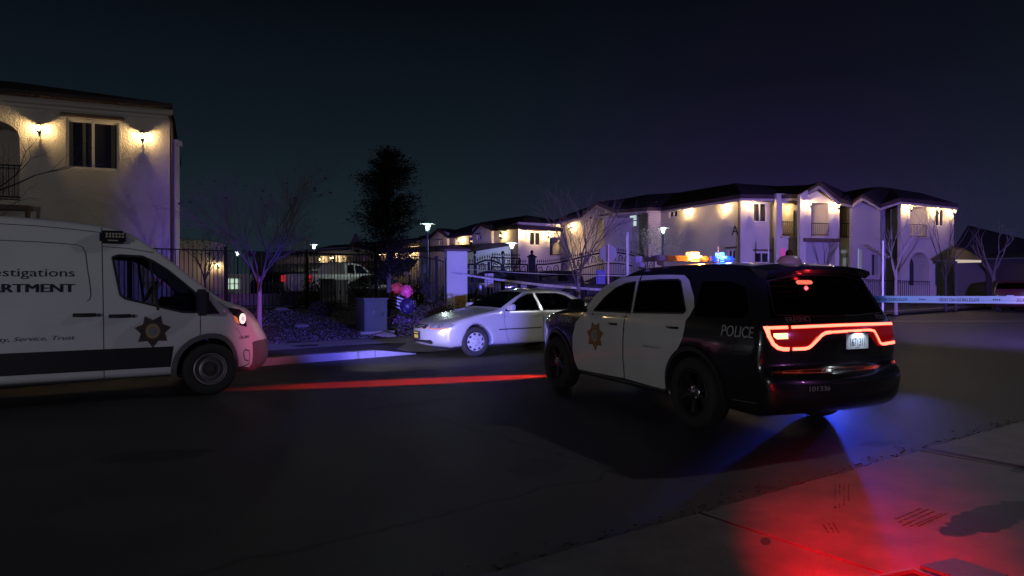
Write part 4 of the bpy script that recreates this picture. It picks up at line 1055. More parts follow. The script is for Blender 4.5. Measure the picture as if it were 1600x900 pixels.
b = roof_strip(mb, ev, rg, .3); b.build('roof', m_roof, mb, world=True)
b = MB(); b.box((-1,76,3.2),(9,12,6.0)); b.build('rear_wall', m_stucco2, mb)

# ---- far long block with lit walkways, left of the tree
fb_ = thing('apartment_building', 'far two-storey block with a row of lit walkway lamps above the parked cars', 'building', (-24, 95, .7))
f = Facade(fb_, 395, 120, 545, 98)
for (x0,x1,lit) in ((452,462,1),(475,486,0),(498,509,1),(513,525,0),(527,541,1)):
    f.window(f.rect(x0,398,x1,412), m_p=m_litw if lit else m_pane, mull=1, fw=.2, shelf=False)
lampset(f, [(483,409),(507,405),(528,402),(461,407),(441,408)], 300, 2.6, False)
for x in (460,483,507,528): light('walk_lamp_light', 'POINT', tuple(f.P(f.u(x)-0, f.uz(x,403)[1], .7)-Vector(fb_.location)), 90, (1,.7,.35), .05, parent=fb_)
zt = 6.6; f.done([(0,.2),(f.L,.2),(f.L,zt),(0,zt)])
b = MB(); f.bars(b, [(0,3.5,f.L,3.5)], .9, .5, .3); b.build('walkway_parapet', m_stucco2, fb_, world=True)
f2 = Facade(fb_, 545, 97, 567, 93); f2.lamp(543+3,401,300,2.6,False); f2.done([(0,.2),(f2.L,.2),(f2.L,zt),(f2.u(555),zt+1.6),(0,zt)])
f3 = Facade(fb_, 567, 95, 655, 84); lampset(f3, [(602,398),(618,397),(650,400)], 300, 2.6, False)
for x in (604,620,648): light('walk_lamp_light', 'POINT', tuple(f3.P(f3.u(x), f3.uz(x,394)[1], .6)-Vector(fb_.location)), 130, (1,.7,.35), .05, parent=fb_)
f3.done([(0,.2),(f3.L,.2),(f3.L,zt),(0,zt)])
b = roof_strip(fb_, [P(385,398,125),P(455,396,108),P(545,389,96.5),P(556,378,93),P(570,387,92),P(660,378,83)], [P(395,393,135),P(470,393,122),P(520,383,112),P(572,380.5,106),P(600,378,102),P(665,370,92)], .4)
b.build('roof', m_roof, fb_, world=True)
b = MB(); b.box((-1,14,2.4),(20,8,5)); b.build('rear_wall', m_stucco2, fb_)

# ---- carport in the lot
cp = thing('carport', 'long low carport with a pale gable end right of the gate pillar', 'carport', (-4, 46, .6))
f = Facade(cp, 725, 44, 795, 42, m=mat('carport_end', (.50,.52,.46), .8)); zl = f.uz(735,393)[1]; zr_ = f.uz(795,382)[1]
f.done([(0,.3),(f.L,.3),(f.L,zr_),(0,zl)], .2)
b = MB(); a0 = f.P(-.3,zl+.05,.2); a1 = f.P(f.L+.15,zr_+.1,.2); d_ = Vector((-14,11,0))
b.add([a0,a1,a1+d_,a0+d_,a0-Vector((0,0,.2)),a1-Vector((0,0,.2))], [(0,1,2,3),(0,1,5,4)]); b.build('roof', m_roof, cp, world=True)
cp2 = thing('carport', 'dark open carport roof with pale bracketed beam behind the parked cars', 'carport', (-12, 52, .6))
b = MB(); A_ = P(425,427,50); B_ = P(640,427,44)
b.bar(A_,B_,.16,.22); b.build('beam', mat('carport_beam', (.30,.18,.12), .7), cp2, world=True)
b = MB()
for i in range(19): p = A_.lerp(B_, (i+.5)/19); b.box(p+Vector((0,-.12,0)), (.32,.06,.16))
b.build('bracket', mat('carport_bracket', (.42,.30,.20), .7), cp2, world=True)
b = MB(); A2 = P(425,424,50); B2 = P(640,424,44); A3 = P(430,413,57); B3 = P(655,405,51); b.add([A2,B2,B3,A3], [(0,1,2,3)]); b.add([A2,B2,B2-Vector((0,0,.1)),A2-Vector((0,0,.1))],[(0,1,2,3)]); b.build('roof', m_roof, cp2, world=True)
b = MB()
for i in range(7): p = A_.lerp(B_, i/6); b.bar((p.x,p.y,.5),(p.x,p.y,p.z-.1),.14)
b.build('post', m_iron, cp2, world=True)

# ---- right apartment building
rb = thing('apartment_building', 'large two-storey stucco apartment building on the right with many lit wall lamps and balconies', 'building', (14, 46, .5))
RZ = 7.0; PW = 185; m_R = m_stucco
def fac(a, Ya, b_, Yb, m=None): return Facade(rb, a, Ya, b_, Yb, m)
zz = lambda fc, px, py: fc.uz(px, py)[1]
f = fac(876,60,909,57.5); f.lamp(895,354,PW,1.3); z_ = zz(f,892,341); f.done([(0,.2),(f.L,.2),(f.L,z_),(0,z_)])
f = fac(909,57.2,960,54.2); f.window(f.rect(939,339,948,350), fw=.09); zl = zz(f,909,334); f.done([(0,.2),(f.L,.2),(f.L,zz(f,960,329)),(f.u(932),zz(f,932,317.5)),(0,zl)])
f = fac(960,55.6,1011,52.6); f.window(f.rect(982,335,995,355), m_p=m_lit, mull=0, horiz=True, fw=.09); z_ = zz(f,985,328); f.done([(0,.2),(f.L,.2),(f.L,z_),(0,z_)])
f = fac(1011,51.6,1032,51.9); z_ = zz(f,1022,324); f.done([(0,.2),(f.L,.2),(f.L,z_),(0,z_)])
b = MB(); p_ = f.P(.0,.2,.08); b.tube([p_, (p_.x,p_.y,z_-.1)], .06, 8); b.build('downpipe', M_trim_w, rb, world=True)
f = fac(1032,51.9,1157,44.6); f.window(f.rect(1045,329,1058,340), fw=.08); f.lamp(1076,332,PW,1.15); f.lamp(1134,325,PW,1.1); f.window(f.rect(1137,390,1149,405), fw=.07)
zl = zz(f,1032,323); zr2 = zz(f,1157,304.5); f.done([(0,.2),(f.L,.2),(f.L,zr2),(0,zl)])
vs, fs = text2d('A', .62, 0, .012); uA, zA = f.uz(1148.5, 367); MB().add([f.P(uA+vx, zA+vy, .02) for vx, vy in vs], fs).build('letter', mat('sign_black', (.02,.02,.02), .5), rb, world=True)
p_ = f.P(f.L-.05,.2,.09); b = MB(); b.tube([p_, (p_.x,p_.y,zr2-.1)], .06, 8); b.build('downpipe', M_trim_w, rb, world=True)
f = fac(1157,44.6,1213,45.4); f.window(f.rect(1177,317,1198,347), fw=.07); f.window(f.rect(1179,394,1202,411), fw=.07); f.lamp(1171,321,PW,1.05); f.lamp(1208.5,324,PW,1.05)
z_ = zz(f,1185,305); f.done([(0,.2),(f.L,.2),(f.L,z_),(0,z_)])
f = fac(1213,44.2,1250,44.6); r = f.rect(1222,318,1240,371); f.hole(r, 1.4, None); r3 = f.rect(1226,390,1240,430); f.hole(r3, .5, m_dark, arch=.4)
z_ = zz(f,1231,303); f.done([(0,.2),(f.L,.2),(f.L,z_),(0,z_)]); f.railing((r[0]-.05, r[1]+.1, r[2]+.05, zz(f,1231,347)), belly=.22)
b = MB(); b.bar(f.P(r[0]-.15,r[1],.12), f.P(r[2]+.15,r[1],.12), .24,.1); b.build('balcony_ledge', m_fascia, rb, world=True)
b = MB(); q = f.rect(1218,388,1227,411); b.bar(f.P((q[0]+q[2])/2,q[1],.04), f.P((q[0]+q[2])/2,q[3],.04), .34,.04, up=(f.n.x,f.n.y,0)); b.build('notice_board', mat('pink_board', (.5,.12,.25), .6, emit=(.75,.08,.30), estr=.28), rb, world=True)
f = fac(1250,42.6,1311,43.4); r = f.rect(1267,317,1294,370); f.hole(r, 1.6, None)
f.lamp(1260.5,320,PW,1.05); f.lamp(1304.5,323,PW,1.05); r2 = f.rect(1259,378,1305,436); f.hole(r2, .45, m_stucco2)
f.done([(0,.2),(f.L,.2),(f.L,zz(f,1311,311)),(f.u(1281),zz(f,1281,286)),(0,zz(f,1250,304))]); f.railing((r[0], r[1]+.05, r[2], zz(f,1280,349)))
b = MB(); b.bar(f.P(r[0]+.35,r[1]+.05,-1.5), f.P(r[0]+.35,r[3]-.35,-1.5), .9,.06, up=(f.n.x,f.n.y,0)); b.build('balcony_door', mat('door_grey', (.22,.20,.20), .6), rb, world=True)
b = MB(); b.bar(f.P(r2[0]-.2,r2[3]+.1,.10), f.P(r2[2]+.2,r2[3]+.1,.10), .2,.22); b.build('beam', M_trim_w, rb, world=True)
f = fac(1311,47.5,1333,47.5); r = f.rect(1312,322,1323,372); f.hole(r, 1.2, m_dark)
f.window(f.rect(1312,388,1325,398), m_p=mat('dim_window', (.3,.3,.35), .5, emit=(.4,.42,.6), estr=.22), mull=0, shelf=False, fw=.1); f.window(f.rect(1315,400,1325,418), m_p=mat('dim_window', (.3,.3,.35), .5), mull=0, shelf=False, fw=.1)
z_ = zz(f,1322,316); f.done([(0,.2),(f.L,.2),(f.L,z_),(0,z_)]); f.railing((r[0], r[1], f.u(1330), zz(f,1318,350)), o=.3)
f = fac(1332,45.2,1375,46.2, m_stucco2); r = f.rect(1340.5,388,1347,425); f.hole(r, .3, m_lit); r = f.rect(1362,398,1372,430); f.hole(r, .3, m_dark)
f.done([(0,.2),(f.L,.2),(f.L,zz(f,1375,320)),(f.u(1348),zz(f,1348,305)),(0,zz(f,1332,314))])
b = MB()
for i in range(7):
    u0, z0_ = f.uz(1343+5*i, 383+3*i); b.bar(f.P(u0, z0_, .35), f.P(u0+.22, z0_, .35), .7, .06); b.bar(f.P(u0+.22, z0_, .35), f.P(u0+.22, z0_-.13, .35), .7, .05)
b.build('stair', m_fascia, rb, world=True)
f = fac(1375,50,1407,49, m_stucco2); z_ = zz(f,1390,311); f.done([(0,.2),(f.L,.2),(f.L,z_),(0,z_)])
f = fac(1407,46.8,1490,48.5); f.lamp(1417,326,PW,1.1); f.lamp(1459.5,330,PW,1.1); f.lamp(1485,332,PW,1.1)
f.window(f.rect(1461.5,326,1475,354), fw=.07); r = f.rect(1421,324,1447,372); f.hole(r, 1.5, None); r5 = f.rect(1421,394,1452,446); f.hole(r5, 1.2, m_dark, arch=.9)
r6 = f.rect(1457,406,1478,446); f.hole(r6, .25, mat('pale_garage', (.45,.43,.48), .7))
f.done([(0,.2),(f.L,.2),(f.L,zz(f,1490,316)),(0,zz(f,1407,309))]); f.railing((r[0], r[1]+.05, r[2], zz(f,1434,351)))
b = MB(); b.bar(f.P(r[0]-.15,r[1],.10), f.P(r[2]+.3,r[1],.10), .24,.12); b.build('balcony_ledge', m_fascia, rb, world=True)
b = MB(); dr = -f.n; q0 = f.B; q1 = f.B+dr*12; b.add([(q0.x,q0.y,.2),(q1.x,q1.y,.2),(q1.x,q1.y,6.9),(q0.x,q0.y,6.9)], [(0,1,2,3)]); b.build('wall', m_stucco, rb, world=True)
ev = [P(868,343,60.5),P(909,334.5,56.6),P(932,315.5,55),P(961,328,53.4),P(1011,324,51),P(1033,324,51),P(1157,303.5,43.8),P(1213,304.5,44.5),P(1250,303,43.4),P(1281,284,41.8),P(1313,310.5,43.2),P(1332,315,45),P(1348,303,44.3),P(1376,319,46),P(1407,309,46),P(1497,318.5,47.6)]
rg = [P(884,336,66),P(905,328,66),P(938,317,64),P(985,309,62),P(1010,304,60),P(1060,301,58),P(1149,286.5,52),P(1215,291,52),P(1262,289,50),P(1284,284,50),P(1320,300,52),P(1340,296,54),P(1352,294,54),P(1372,292,54),P(1392,294,54),P(1440,302,54)]
b = roof_strip(rb, ev, rg, .25); b.build('roof', m_roof, rb, world=True)
b = MB()
for (a, c_) in zip(ev, ev[1:]): b.bar(a-Vector((0,-.1,.30)), c_-Vector((0,-.1,.30)), .08, .18)
b.build('fascia', m_fascia, rb, world=True)
b = MB(); b.box((0,12,3),(14,8,6)); b.box((10,9,3),(12,7,6)); b.build('rear_wall', m_stucco2, rb)

# ---- houses at the far right
hs = thing('house', 'dim grey single-storey house with a broad roof right of the apartments', 'house', (34, 58, .5))
m_hr = mat('house_roof', (.07,.06,.06), .9, noise=(.05,.045,.045), nscale=2)
f = Facade(hs, 1488, 56, 1640, 50, mat('dim_wall', (.05,.045,.05), .9), 'wall'); z_ = zz(f,1560,405); f.done([(0,.2),(f.L,.2),(f.L,z_),(0,z_)])
b = MB(); b.add([P(1480,404,55),P(1650,402,49),P(1645,384,60),P(1512,352,66)], [(0,1,2,3)]); b.build('roof', m_hr, hs, world=True)
hp = thing('house', 'small dark house with a hipped roof and a lit pale porch canopy', 'house', (27, 46, .5))
f = Facade(hp, 1491, 44, 1540, 43, mat('dim_wall', (.05,.045,.05), .9)); z_ = zz(f,1515,410); f.done([(0,.2),(f.L,.2),(f.L,z_),(0,z_)])
b = MB(); b.add([P(1486,405,43),P(1538,406,42),P(1500,386,48),P(1488,384,48)], [(0,1,2,3)]); b.build('roof', m_roof, hp, world=True)
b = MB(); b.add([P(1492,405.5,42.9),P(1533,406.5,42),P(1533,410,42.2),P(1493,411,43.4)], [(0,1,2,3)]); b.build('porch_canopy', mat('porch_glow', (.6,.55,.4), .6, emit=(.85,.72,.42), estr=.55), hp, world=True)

# ================================================================ fences and gates
def line_pt(p0, d, t): return (p0[0]+d[0]*t, p0[1]+d[1]*t)
FD = (.724, .69); FP = (-8.28, 22.6)
def fence(name, label, t0, t1, group=None, top=1.85, post_every=2.85, z_of=None, spacing=.125):
    x0, y0_ = line_pt(FP, FD, t0); z0 = hxy(x0, y0_)
    r = thing(name, label, 'fence', (x0, y0_, z0), 0, group)
    n = max(1, round((t1-t0)/post_every)); 
    rails = {.12: MB(), top: MB()}; pk = MB()
    for i in range(n+1):
        t = t0+(t1-t0)*i/n; x, y = line_pt(FP, FD, t); z = hxy(x, y)
        b = MB(); b.bar((x,y,z-.15),(x,y,z+top+.10), .10); b.box((x,y,z+top+.115),(.13,.13,.03)); b.build('post', m_iron, r, world=True)
    m = int((t1-t0)/spacing)
    zz_ = lambda t: hxy(*line_pt(FP, FD, t))
    N = 12
    for i in range(n*4):
        ta = t0+(t1-t0)*i/(n*4); tb = t0+(t1-t0)*(i+1)/(n*4); a = line_pt(FP, FD, ta); c = line_pt(FP, FD, tb)
        for h in (.12, top): rails[h].bar((*a, zz_(ta)+h), (*c, zz_(tb)+h), .035)
    for i in range(m):
        t = t0+(i+.5)*spacing; x, y = line_pt(FP, FD, t); z = zz_(t); pk.bar((x,y,z+.05),(x,y,z+top), .018)
    for q_ in rails.values(): q_.build('rail', m_iron, r, world=True)
    pk.build('picket', m_iron, r, world=True)
    return r
fence('iron_fence', 'black iron picket fence on the mulch bank behind the van, left of the ornate panel', -9, 10.1)
# scroll-work
def spiral(c, dx, up, R, turns=1.6, n=22, flip=1, a0=0):
    pts = []
    for i in range(n):
        q = i/(n-1); a = a0+flip*turns*2*pi*q; r = R*(1-.82*q)
        pts.append(Vector(c)+Vector(dx)*(r*cos(a))+Vector(up)*(r*sin(a)))
    return pts
def gate_panel(parent, p0, p1, z0f, ztop, band=.42, spacing=.125, scroll=.22, spikes=True, posts=(), under=None, name='panel'):
    """p0,p1 ground ends (x,y); ztop(q)-> rail height, q 0..1"""
    L = math.dist(p0, p1); d = Vector(((p1[0]-p0[0])/L, (p1[1]-p0[1])/L, 0)); up = Vector((0,0,1))
    def Q(t, z): return Vector((p0[0]+d.x*t, p0[1]+d.y*t, z))
    fr = MB(); pk = MB(); sc = MB(); n = max(4, int(L/.25))
    for i in range(n):
        a = L*i/n; c = L*(i+1)/n
        fr.bar(Q(a, ztop(a/L)), Q(c, ztop(c/L)), .04, .06); fr.bar(Q(a, ztop(a/L)-band), Q(c, ztop(c/L)-band), .03, .05)
        fr.bar(Q(a, z0f), Q(c, z0f), .04, .06)
    for t in (0, L): fr.bar(Q(t, z0f), Q(t, ztop(t/L)), .06)
    m = int(L/spacing)
    for i in range(m+1):
        t = min(L, (i+.5)*spacing); zt = ztop(t/L)
        if t >= L: continue
        pk.bar(Q(t, z0f), Q(t, zt-band), .02)
        if spikes:
            pk.bar(Q(t, zt), Q(t, zt+.10), .016); pk.lathe([(.0,.0),(.028,.03),(.02,.07),(0,.15)], Matrix.Translation(Q(t, zt+.08)), 6)
    k = int(L/(scroll*1.55))
    for i in range(k):
        t = (i+.5)*L/k; z = ztop(t/L)-band/2; fl = 1 if i % 2 else -1
        sc.tube(spiral(Q(t, z-.01), d*fl, up, min(scroll*.62, band*.44), 1.5, 20, 1, -.6), [.016]*10+[.011]*10, 5)
        sc.tube([Q(t-fl*scroll*.6, z-band*.35), Q(t-fl*.05, z+band*.35), Q(t+fl*scroll*.5, z+band*.15)], .012, 5)
    fr.build('frame', m_iron, parent, world=True); pk.build('picket', m_iron, parent, world=True); sc.build('scrollwork', m_iron, parent, world=True)
g0 = line_pt(FP, FD, 10.25); g1 = line_pt(FP, FD, 11.9)
gp = thing('ornate_panel', 'ornate black iron panel with scrolls between the picket fence and the stucco pillar', 'gate', (*g0, .6))
gate_panel(gp, g0, g1, .62, lambda q: 2.62, band=.38, scroll=.16, spacing=.10)
gate_panel(gp, (g0[0]+.03,g0[1]+.03), (g1[0]+.03,g1[1]+.03), .60, lambda q: 1.12, band=.36, scroll=.16, spacing=.10, spikes=False)
# stucco pillar
pc = P(712, 482, 26.6); zp = hxy(pc.x, pc.y)
pil = thing('gate_pillar', 'tall stucco gate pillar with a pyramid cap, lit purple, behind the silver sedan', 'pillar', (pc.x, pc.y, zp), radians(12))
m_pil = mat('pillar_stucco', (.55,.52,.48), .9, noise=(.48,.45,.42), bump=.6, bscale=30, nscale=1.5)
zt = H-(393-Y0)/F*26.6-zp
b = MB(); b.box((0,0,(zt-.3)/2), (.76,.86,zt+.3)); b.build('shaft', m_pil, pil, bevel=.015)
b = MB(); b.box((0,0,zt+.03),(.96,1.04,.07)); b.add([(-.48,-.52,zt+.065),(.48,-.52,zt+.065),(.48,.52,zt+.065),(-.48,.52,zt+.065),(0,0,zt+.24)], [(0,1,4),(1,2,4),(2,3,4),(3,0,4)]); b.build('cap', mat('cap_tile', (.10,.06,.055), .8), pil)
b = MB(); b.box((.12,-.432,.30),(.40,.012,.44)); b.build('stain_patch', mat('pillar_patch', (.40,.22,.08), .9), pil)
b = MB(); b.tube([(-.37,-.3,zt-.30),(-.37,-.1,zt-.30)], .03, 6); b.tube([(-.42,-.38,.2),(-.42,-.38,zt-.28),(-.30,-.38,zt-.28)], .02, 6); b.build('bracket', m_iron, pil)
# gates
GD = Vector((.724,.69)); G0 = Vector((-1.35, 26.9))
def G(px):
    k = (px-800)/F; t = (k*G0.y-G0.x)/(GD.x-k*GD.y); p = G0+GD*t; return (p.x, p.y)
def zpx(px, py): x, y = G(px); return H-(py-Y0)/F*y
def post(parent, px, py_top, wpx, cap=True, finial=True):
    x, y = G(px); zt = zpx(px, py_top); w_ = wpx/F*y; b = MB()
    b.box((x, y, (zt+.0)/2), (w_, w_, zt)); 
    b.box((x, y, zt+.03), (w_*1.35, w_*1.35, .05)); T = Matrix.Translation((x, y, zt+.05))
    b.lathe([(w_*.5,0),(w_*.45,.05),(w_*.18,.08),(w_*.15,.11),(.05,.13),(.07,.18),(.05,.23),(0,.26)], T, 12)
    return b.build('post', m_iron, parent, world=True)
pg = thing('pedestrian_gate', 'arched black iron pedestrian gate with scrolls and a small notice, right of the pillar', 'gate', (*G(770), .4))
gate_panel(pg, G(732), G(741), .45, lambda q: zpx(736,413), band=.40, scroll=.2)
zc_ = zpx(771,413); zar = zpx(771,406.5)
gate_panel(pg, G(744), G(783), .45, lambda q: zc_+(zar-zc_)*sin(pi*q)*1.0, band=.44, scroll=.28)
gate_panel(pg, G(787), G(824), .45, lambda q: zpx(805,413), band=.38, scroll=.24)
post(pg, 741.8, 404, 3.2); post(pg, 785.5, 404, 3.2); pl_ = post(pg, 831, 402.5, 11)
x, y = G(766); b = MB(); b.box((x-.05, y-.08, zpx(766,438)), (.36,.02,.52), Matrix.Rotation(radians(20),3,'Z')); nt_ = b.build('notice', mat('notice_paper', (.5,.42,.48), .7), pg, world=True)
b = MB()
for k in range(6): b.box((x-.05, y-.094, zpx(766,433)-.07*k), (.26,.004,.02), Matrix.Rotation(radians(20),3,'Z'))
b.build('notice_text', mat('notice_ink', (.12,.08,.15), .7), nt_, world=True)
x, y = G(751); b = MB(); b.box((x, y-.08, zpx(751,450)), (.08,.05,.22)); b.build('gate_lock', mat('lock_blue', (.25,.28,.5), .4), pg, world=True)
dg = thing('driveway_gate', 'wide swooping black iron driveway gate with spikes and scrolls behind the bare tree', 'gate', (*G(920), .4))
za = zpx(842,413.5); zb_ = zpx(950,394)
def swoop(q):
    s_ = q if q < .62 else .62-(q-.62)*.9
    return za+(zb_-za)*ss(0,.62,s_)
gate_panel(dg, G(838), G(1022), .50, swoop, band=.50, scroll=.30)
a_, c_ = G(838), G(1022); b = MB(); b.bar((*a_, zpx(838,428)), (*c_, zpx(838,428)), .03, .05); b.build('mid_rail', m_iron, dg, world=True)
x, y = G(938); b = MB(); b.box((x, y-.06, zpx(938,433)), (.45,.04,.62), Matrix.Rotation(radians(20),3,'Z')); b.build('sign_panel', mat('gate_sign', (.10,.09,.35), .6), dg, world=True)

# ================================================================ poles and signs
m_pole = mat('galvanised_pole', (.42,.40,.42), .5, metal=.4)
xg, yg = 4.0, 29.5; sgn = thing('stop_sign', 'back of an octagonal stop sign on a steel post beside the bare tree', 'sign', (xg, yg, hxy(xg, yg)), 0)
z0 = hxy(xg, yg); zc_ = H-(395.5-Y0)/F*yg-z0
b = MB(); b.prism([(.38*cos(pi/8+k*pi/4), .03, zc_+.38*sin(pi/8+k*pi/4)) for k in range(8)], (0,.004,0)); pl_ = b.build('plate', mat('sign_back', (.17,.165,.18), .5, metal=.2), sgn)
b = MB(); b.prism([(.37*cos(pi/8+k*pi/4), .0355, zc_+.37*sin(pi/8+k*pi/4)) for k in range(8)], (0,.001,0)); b.build('sign_face', mat('sign_red', (.5,.02,.02), .4), pl_)
b = MB(); b.bar((0,0,0),(0,0,zc_+.38), .06); b.build('post', mat('sign_post', (.45,.30,.26), .5, metal=.3), sgn)
def spole(px, ytop, Y, label, w_=.07, name='sign_pole', extra=None):
    p = P(px, ytop, Y); z0 = hxy(p.x, p.y)
    r = thing(name, label, 'pole', (p.x, p.y, z0)); mp_ = m_pole if w_ < .08 else mat('dark_pole', (.03,.03,.035), .6); b = MB(); b.bar((0,0,0),(0,0,p.z-z0), w_); b.build('post', mp_, r); b = MB(); b.box((0,-.04,p.z-z0-.45), (.035 if extra is None else extra,.02,.9 if extra is None else .2)); b.build('sign_blade', mp_, r); return r
sp1 = spole(980.5, 363, 22.5, 'tall thin steel pole seen edge-on in front of the driveway gate')
b = MB(); b.tube([(-.16,0,2.05-.15),(-.14,0,2.0),(0,0,2.06),(.02,0,1.9)], .015, 6); b.build('hook', m_pole, sp1)
sp2 = spole(1379, 376, 30, 'steel sign pole rising above the police tape right of the SUV')
sp3 = spole(1493.5, 408, 36, 'dark post with a small lamp arm near the hedge at the right', .09)

def post_lamp(px, py, Y, label, power=150):
    p = P(px, py, Y); z0 = hxy(p.x, p.y)
    r = thing('post_lamp', label, 'lamp post', (p.x, p.y, z0), 0, 'post lamps in the apartment grounds'); h = p.z-z0; b = MB()
    b.tube([(0,0,0),(0,0,.5),(0,0,.52),(0,0,h-.35)], [.09,.09,.06,.05], 10); b.build('pole', mat('green_pole', (.02,.05,.045), .5), r)
    b = MB(); b.lathe([(0,.10),(.36,.035),(.37,.02),(.36,.01),(.0,.02)], Matrix.Translation((0,0,h)), 20); b.lathe([(.08,-.32),(.13,-.30),(.12,-.26),(.08,-.26)], Matrix.Translation((0,0,h)), 12)
    for k in range(4): b.bar((.10*cos(k*pi/2+.6), .10*sin(k*pi/2+.6), h-.28), (.15*cos(k*pi/2+.6), .15*sin(k*pi/2+.6), h+.02), .015)
    b.build('lantern_cap', mat('lantern_cap', (.25,.30,.28), .5), r)
    b = MB(); b.lathe([(0,-.26),(.06,-.24),(.075,-.14),(.05,-.06),(0,-.06)], Matrix.Translation((0,0,h)), 12); b.build('lamp_globe', mat('cool_globe', (.8,1,.95), .4, emit=(.75,1,.92), estr=9, sampling=False), r)
    light('post_light', 'POINT', (0,0,h-.022), power, (.78,1,.92), .08, parent=r); return r
post_lamp(668, 351, 33, 'brightest tall post lamp standing right of the dark bushy tree', 170)
post_lamp(490.5, 383, 50, 'post lamp above the white pickup behind the picket fence', 150)
post_lamp(371.5, 394, 58, 'distant post lamp behind the bare tree by the van', 120)
post_lamp(799.5, 380.5, 38.5, 'post lamp in front of the carport gable behind the gates', 520)
post_lamp(1036, 357, 40, 'post lamp in front of the right apartment building beside a pale leafy tree', 170)

# ================================================================ police tape
m_tape = mat('tape_white', (.72,.68,.70), .4, noise=(.64,.60,.63), nscale=6); m_ti = mat('tape_ink', (.04,.02,.06), .6)
def tape(label, pts, text=None, sag=.05, wd=.076, n=60, tw=0, lines=False, start=.05, tsize=.034):
    a = Vector(pts[0]); c = Vector(pts[1]); L = (c-a).length; d = (c-a)/L; nrm = Vector((d.y,-d.x,0)).normalized()
    if nrm.dot(Vector((a.x, a.y, 0))) > 0: nrm = -nrm
    r = thing('police_tape', label, 'barrier tape', tuple(a))
    def Q(t, h, o=0):
        q = t/L; tl = tw*sin(q*7); return a+d*t+Vector((0,0,-sag*4*q*(1-q)+h*cos(tl)))+nrm*(o+h*sin(tl))
    b = MB()
    for i in range(n):
        t0 = L*i/n; t1 = L*(i+1)/n; b.add([Q(t0,-wd/2),Q(t1,-wd/2),Q(t1,wd/2),Q(t0,wd/2),Q(t0,-wd/2,-.001),Q(t1,-wd/2,-.001),Q(t1,wd/2,-.001),Q(t0,wd/2,-.001)], [(0,1,2,3),(4,7,6,5)])
    rb_ = b.build('ribbon', m_tape, r, world=True, smooth=True)
    if text:
        vs, fs = text2d(text, tsize, 0, .0006); X = [v[0] for v in vs]; w_ = max(X)-min(X); b = MB(); t = start+w_/2
        sx = .62; vs2, fs2 = text2d('----', tsize*.6); 
        while t+w_*sx/2 < L:
            b.add([Q(t-vx*sx, -.008+vy-tsize*.3, .0012) for vx, vy in vs], fs)
            tt = t+w_*sx/2+.13
            for k in range(4):
                b.add([Q(tt+.018*k, -.006, .0012),Q(tt+.018*k+.012, -.006, .0012),Q(tt+.018*k+.012, .008, .0012),Q(tt+.018*k, .008, .0012)], [(0,1,2,3)])
            t += w_*sx+.34
        b.add([Q(.0,-wd/2+.006,.0012),Q(L,-wd/2+.006,.0012),Q(L,-wd/2+.008,.0012),Q(.0,-wd/2+.008,.0012)], [(0,1,2,3)])
        b.build('lettering', m_ti, rb_, world=True)
    return r
tape('pale police line tape with mirrored lettering crossing the right side at chest height', ((2.75, 10.4, 1.36), (6.6, 4.65, 1.455)), 'POLICE LINE DO NOT CROSS', sag=.025, start=.3)
p0 = P(698, 424.5, 26.2); p1 = P(980, 455, 22.5)
tape('pale police tape stretched in front of the gates from the pillar', (tuple(p0), tuple(p1)), 'POLICE LINE DO NOT CROSS', sag=.10, tw=.5, wd=.075, tsize=.045)
p0 = P(705, 418.5, 26.3); p1 = P(1003, 430.5, 23.4)
tape('thin twisted tape strand above the other tape at the gates', (tuple(p0), tuple(p1)), None, sag=.08, tw=1.2, wd=.022)

# ================================================================ utility cabinets, memorial, shrubs
m_cab = mat('cabinet_paint', (.50,.50,.48), .5, noise=(.44,.44,.43), nscale=2)
def cabinet(px, pybase, Y, w_, d_, h, rot, label, m, doors=2):
    p = P(px, pybase, Y); z0 = hxy(p.x, p.y); r = thing('utility_cabinet', label, 'utility cabinet', (p.x, p.y, z0), rot, 'utility cabinets'); b = MB()
    b.box((0,0,h/2),(w_,d_,h)); b.box((0,0,h+.02),(w_+.06,d_+.06,.05)); b.build('body', m, r, bevel=.01)
    for k in range(doors):
        x = -w_/2+w_*(k+.5)/doors; b = MB(); b.box((x,-d_/2-.008,h*.5),(w_/doors-.05,.016,h-.16)); dd = b.build('door', m, r, bevel=.006)
        b = MB(); b.box((x+.3*w_/doors,-d_/2-.03,h*.55),(.02,.03,.12)); b.build('handle', M_trim(), dd)
    b = MB(); b.box((0,0,-.03),(w_+.3,d_+.3,.12)); b.build('pad', m_conc2, r); return r
cabinet(511, 481, 24.9, .50, .5, .95, radians(15), 'narrow pale electrical cabinet behind the picket fence, left of the fence post', m_cab, 1)
cabinet(533, 479, 25.6, .45, .5, .92, radians(15), 'narrow pale electrical cabinet behind the picket fence, right of the fence post', m_cab, 2)
cb = cabinet(580, 514, 19.2, .62, .85, .86, radians(28), 'low dark green utility cabinet on the mulch bank in front of the fence', mat('green_cabinet', (.045,.055,.05), .55), 1)
b = MB(); b.lathe([(.11,0),(.11,.012),(.09,.02),(0,.02)], Matrix.Translation((.02,-.44,.52)) @ Matrix.Rotation(pi/2,4,'X'), 20); b.build('cover_plate', mat('green_cabinet', (.045,.055,.05), .55), cb)
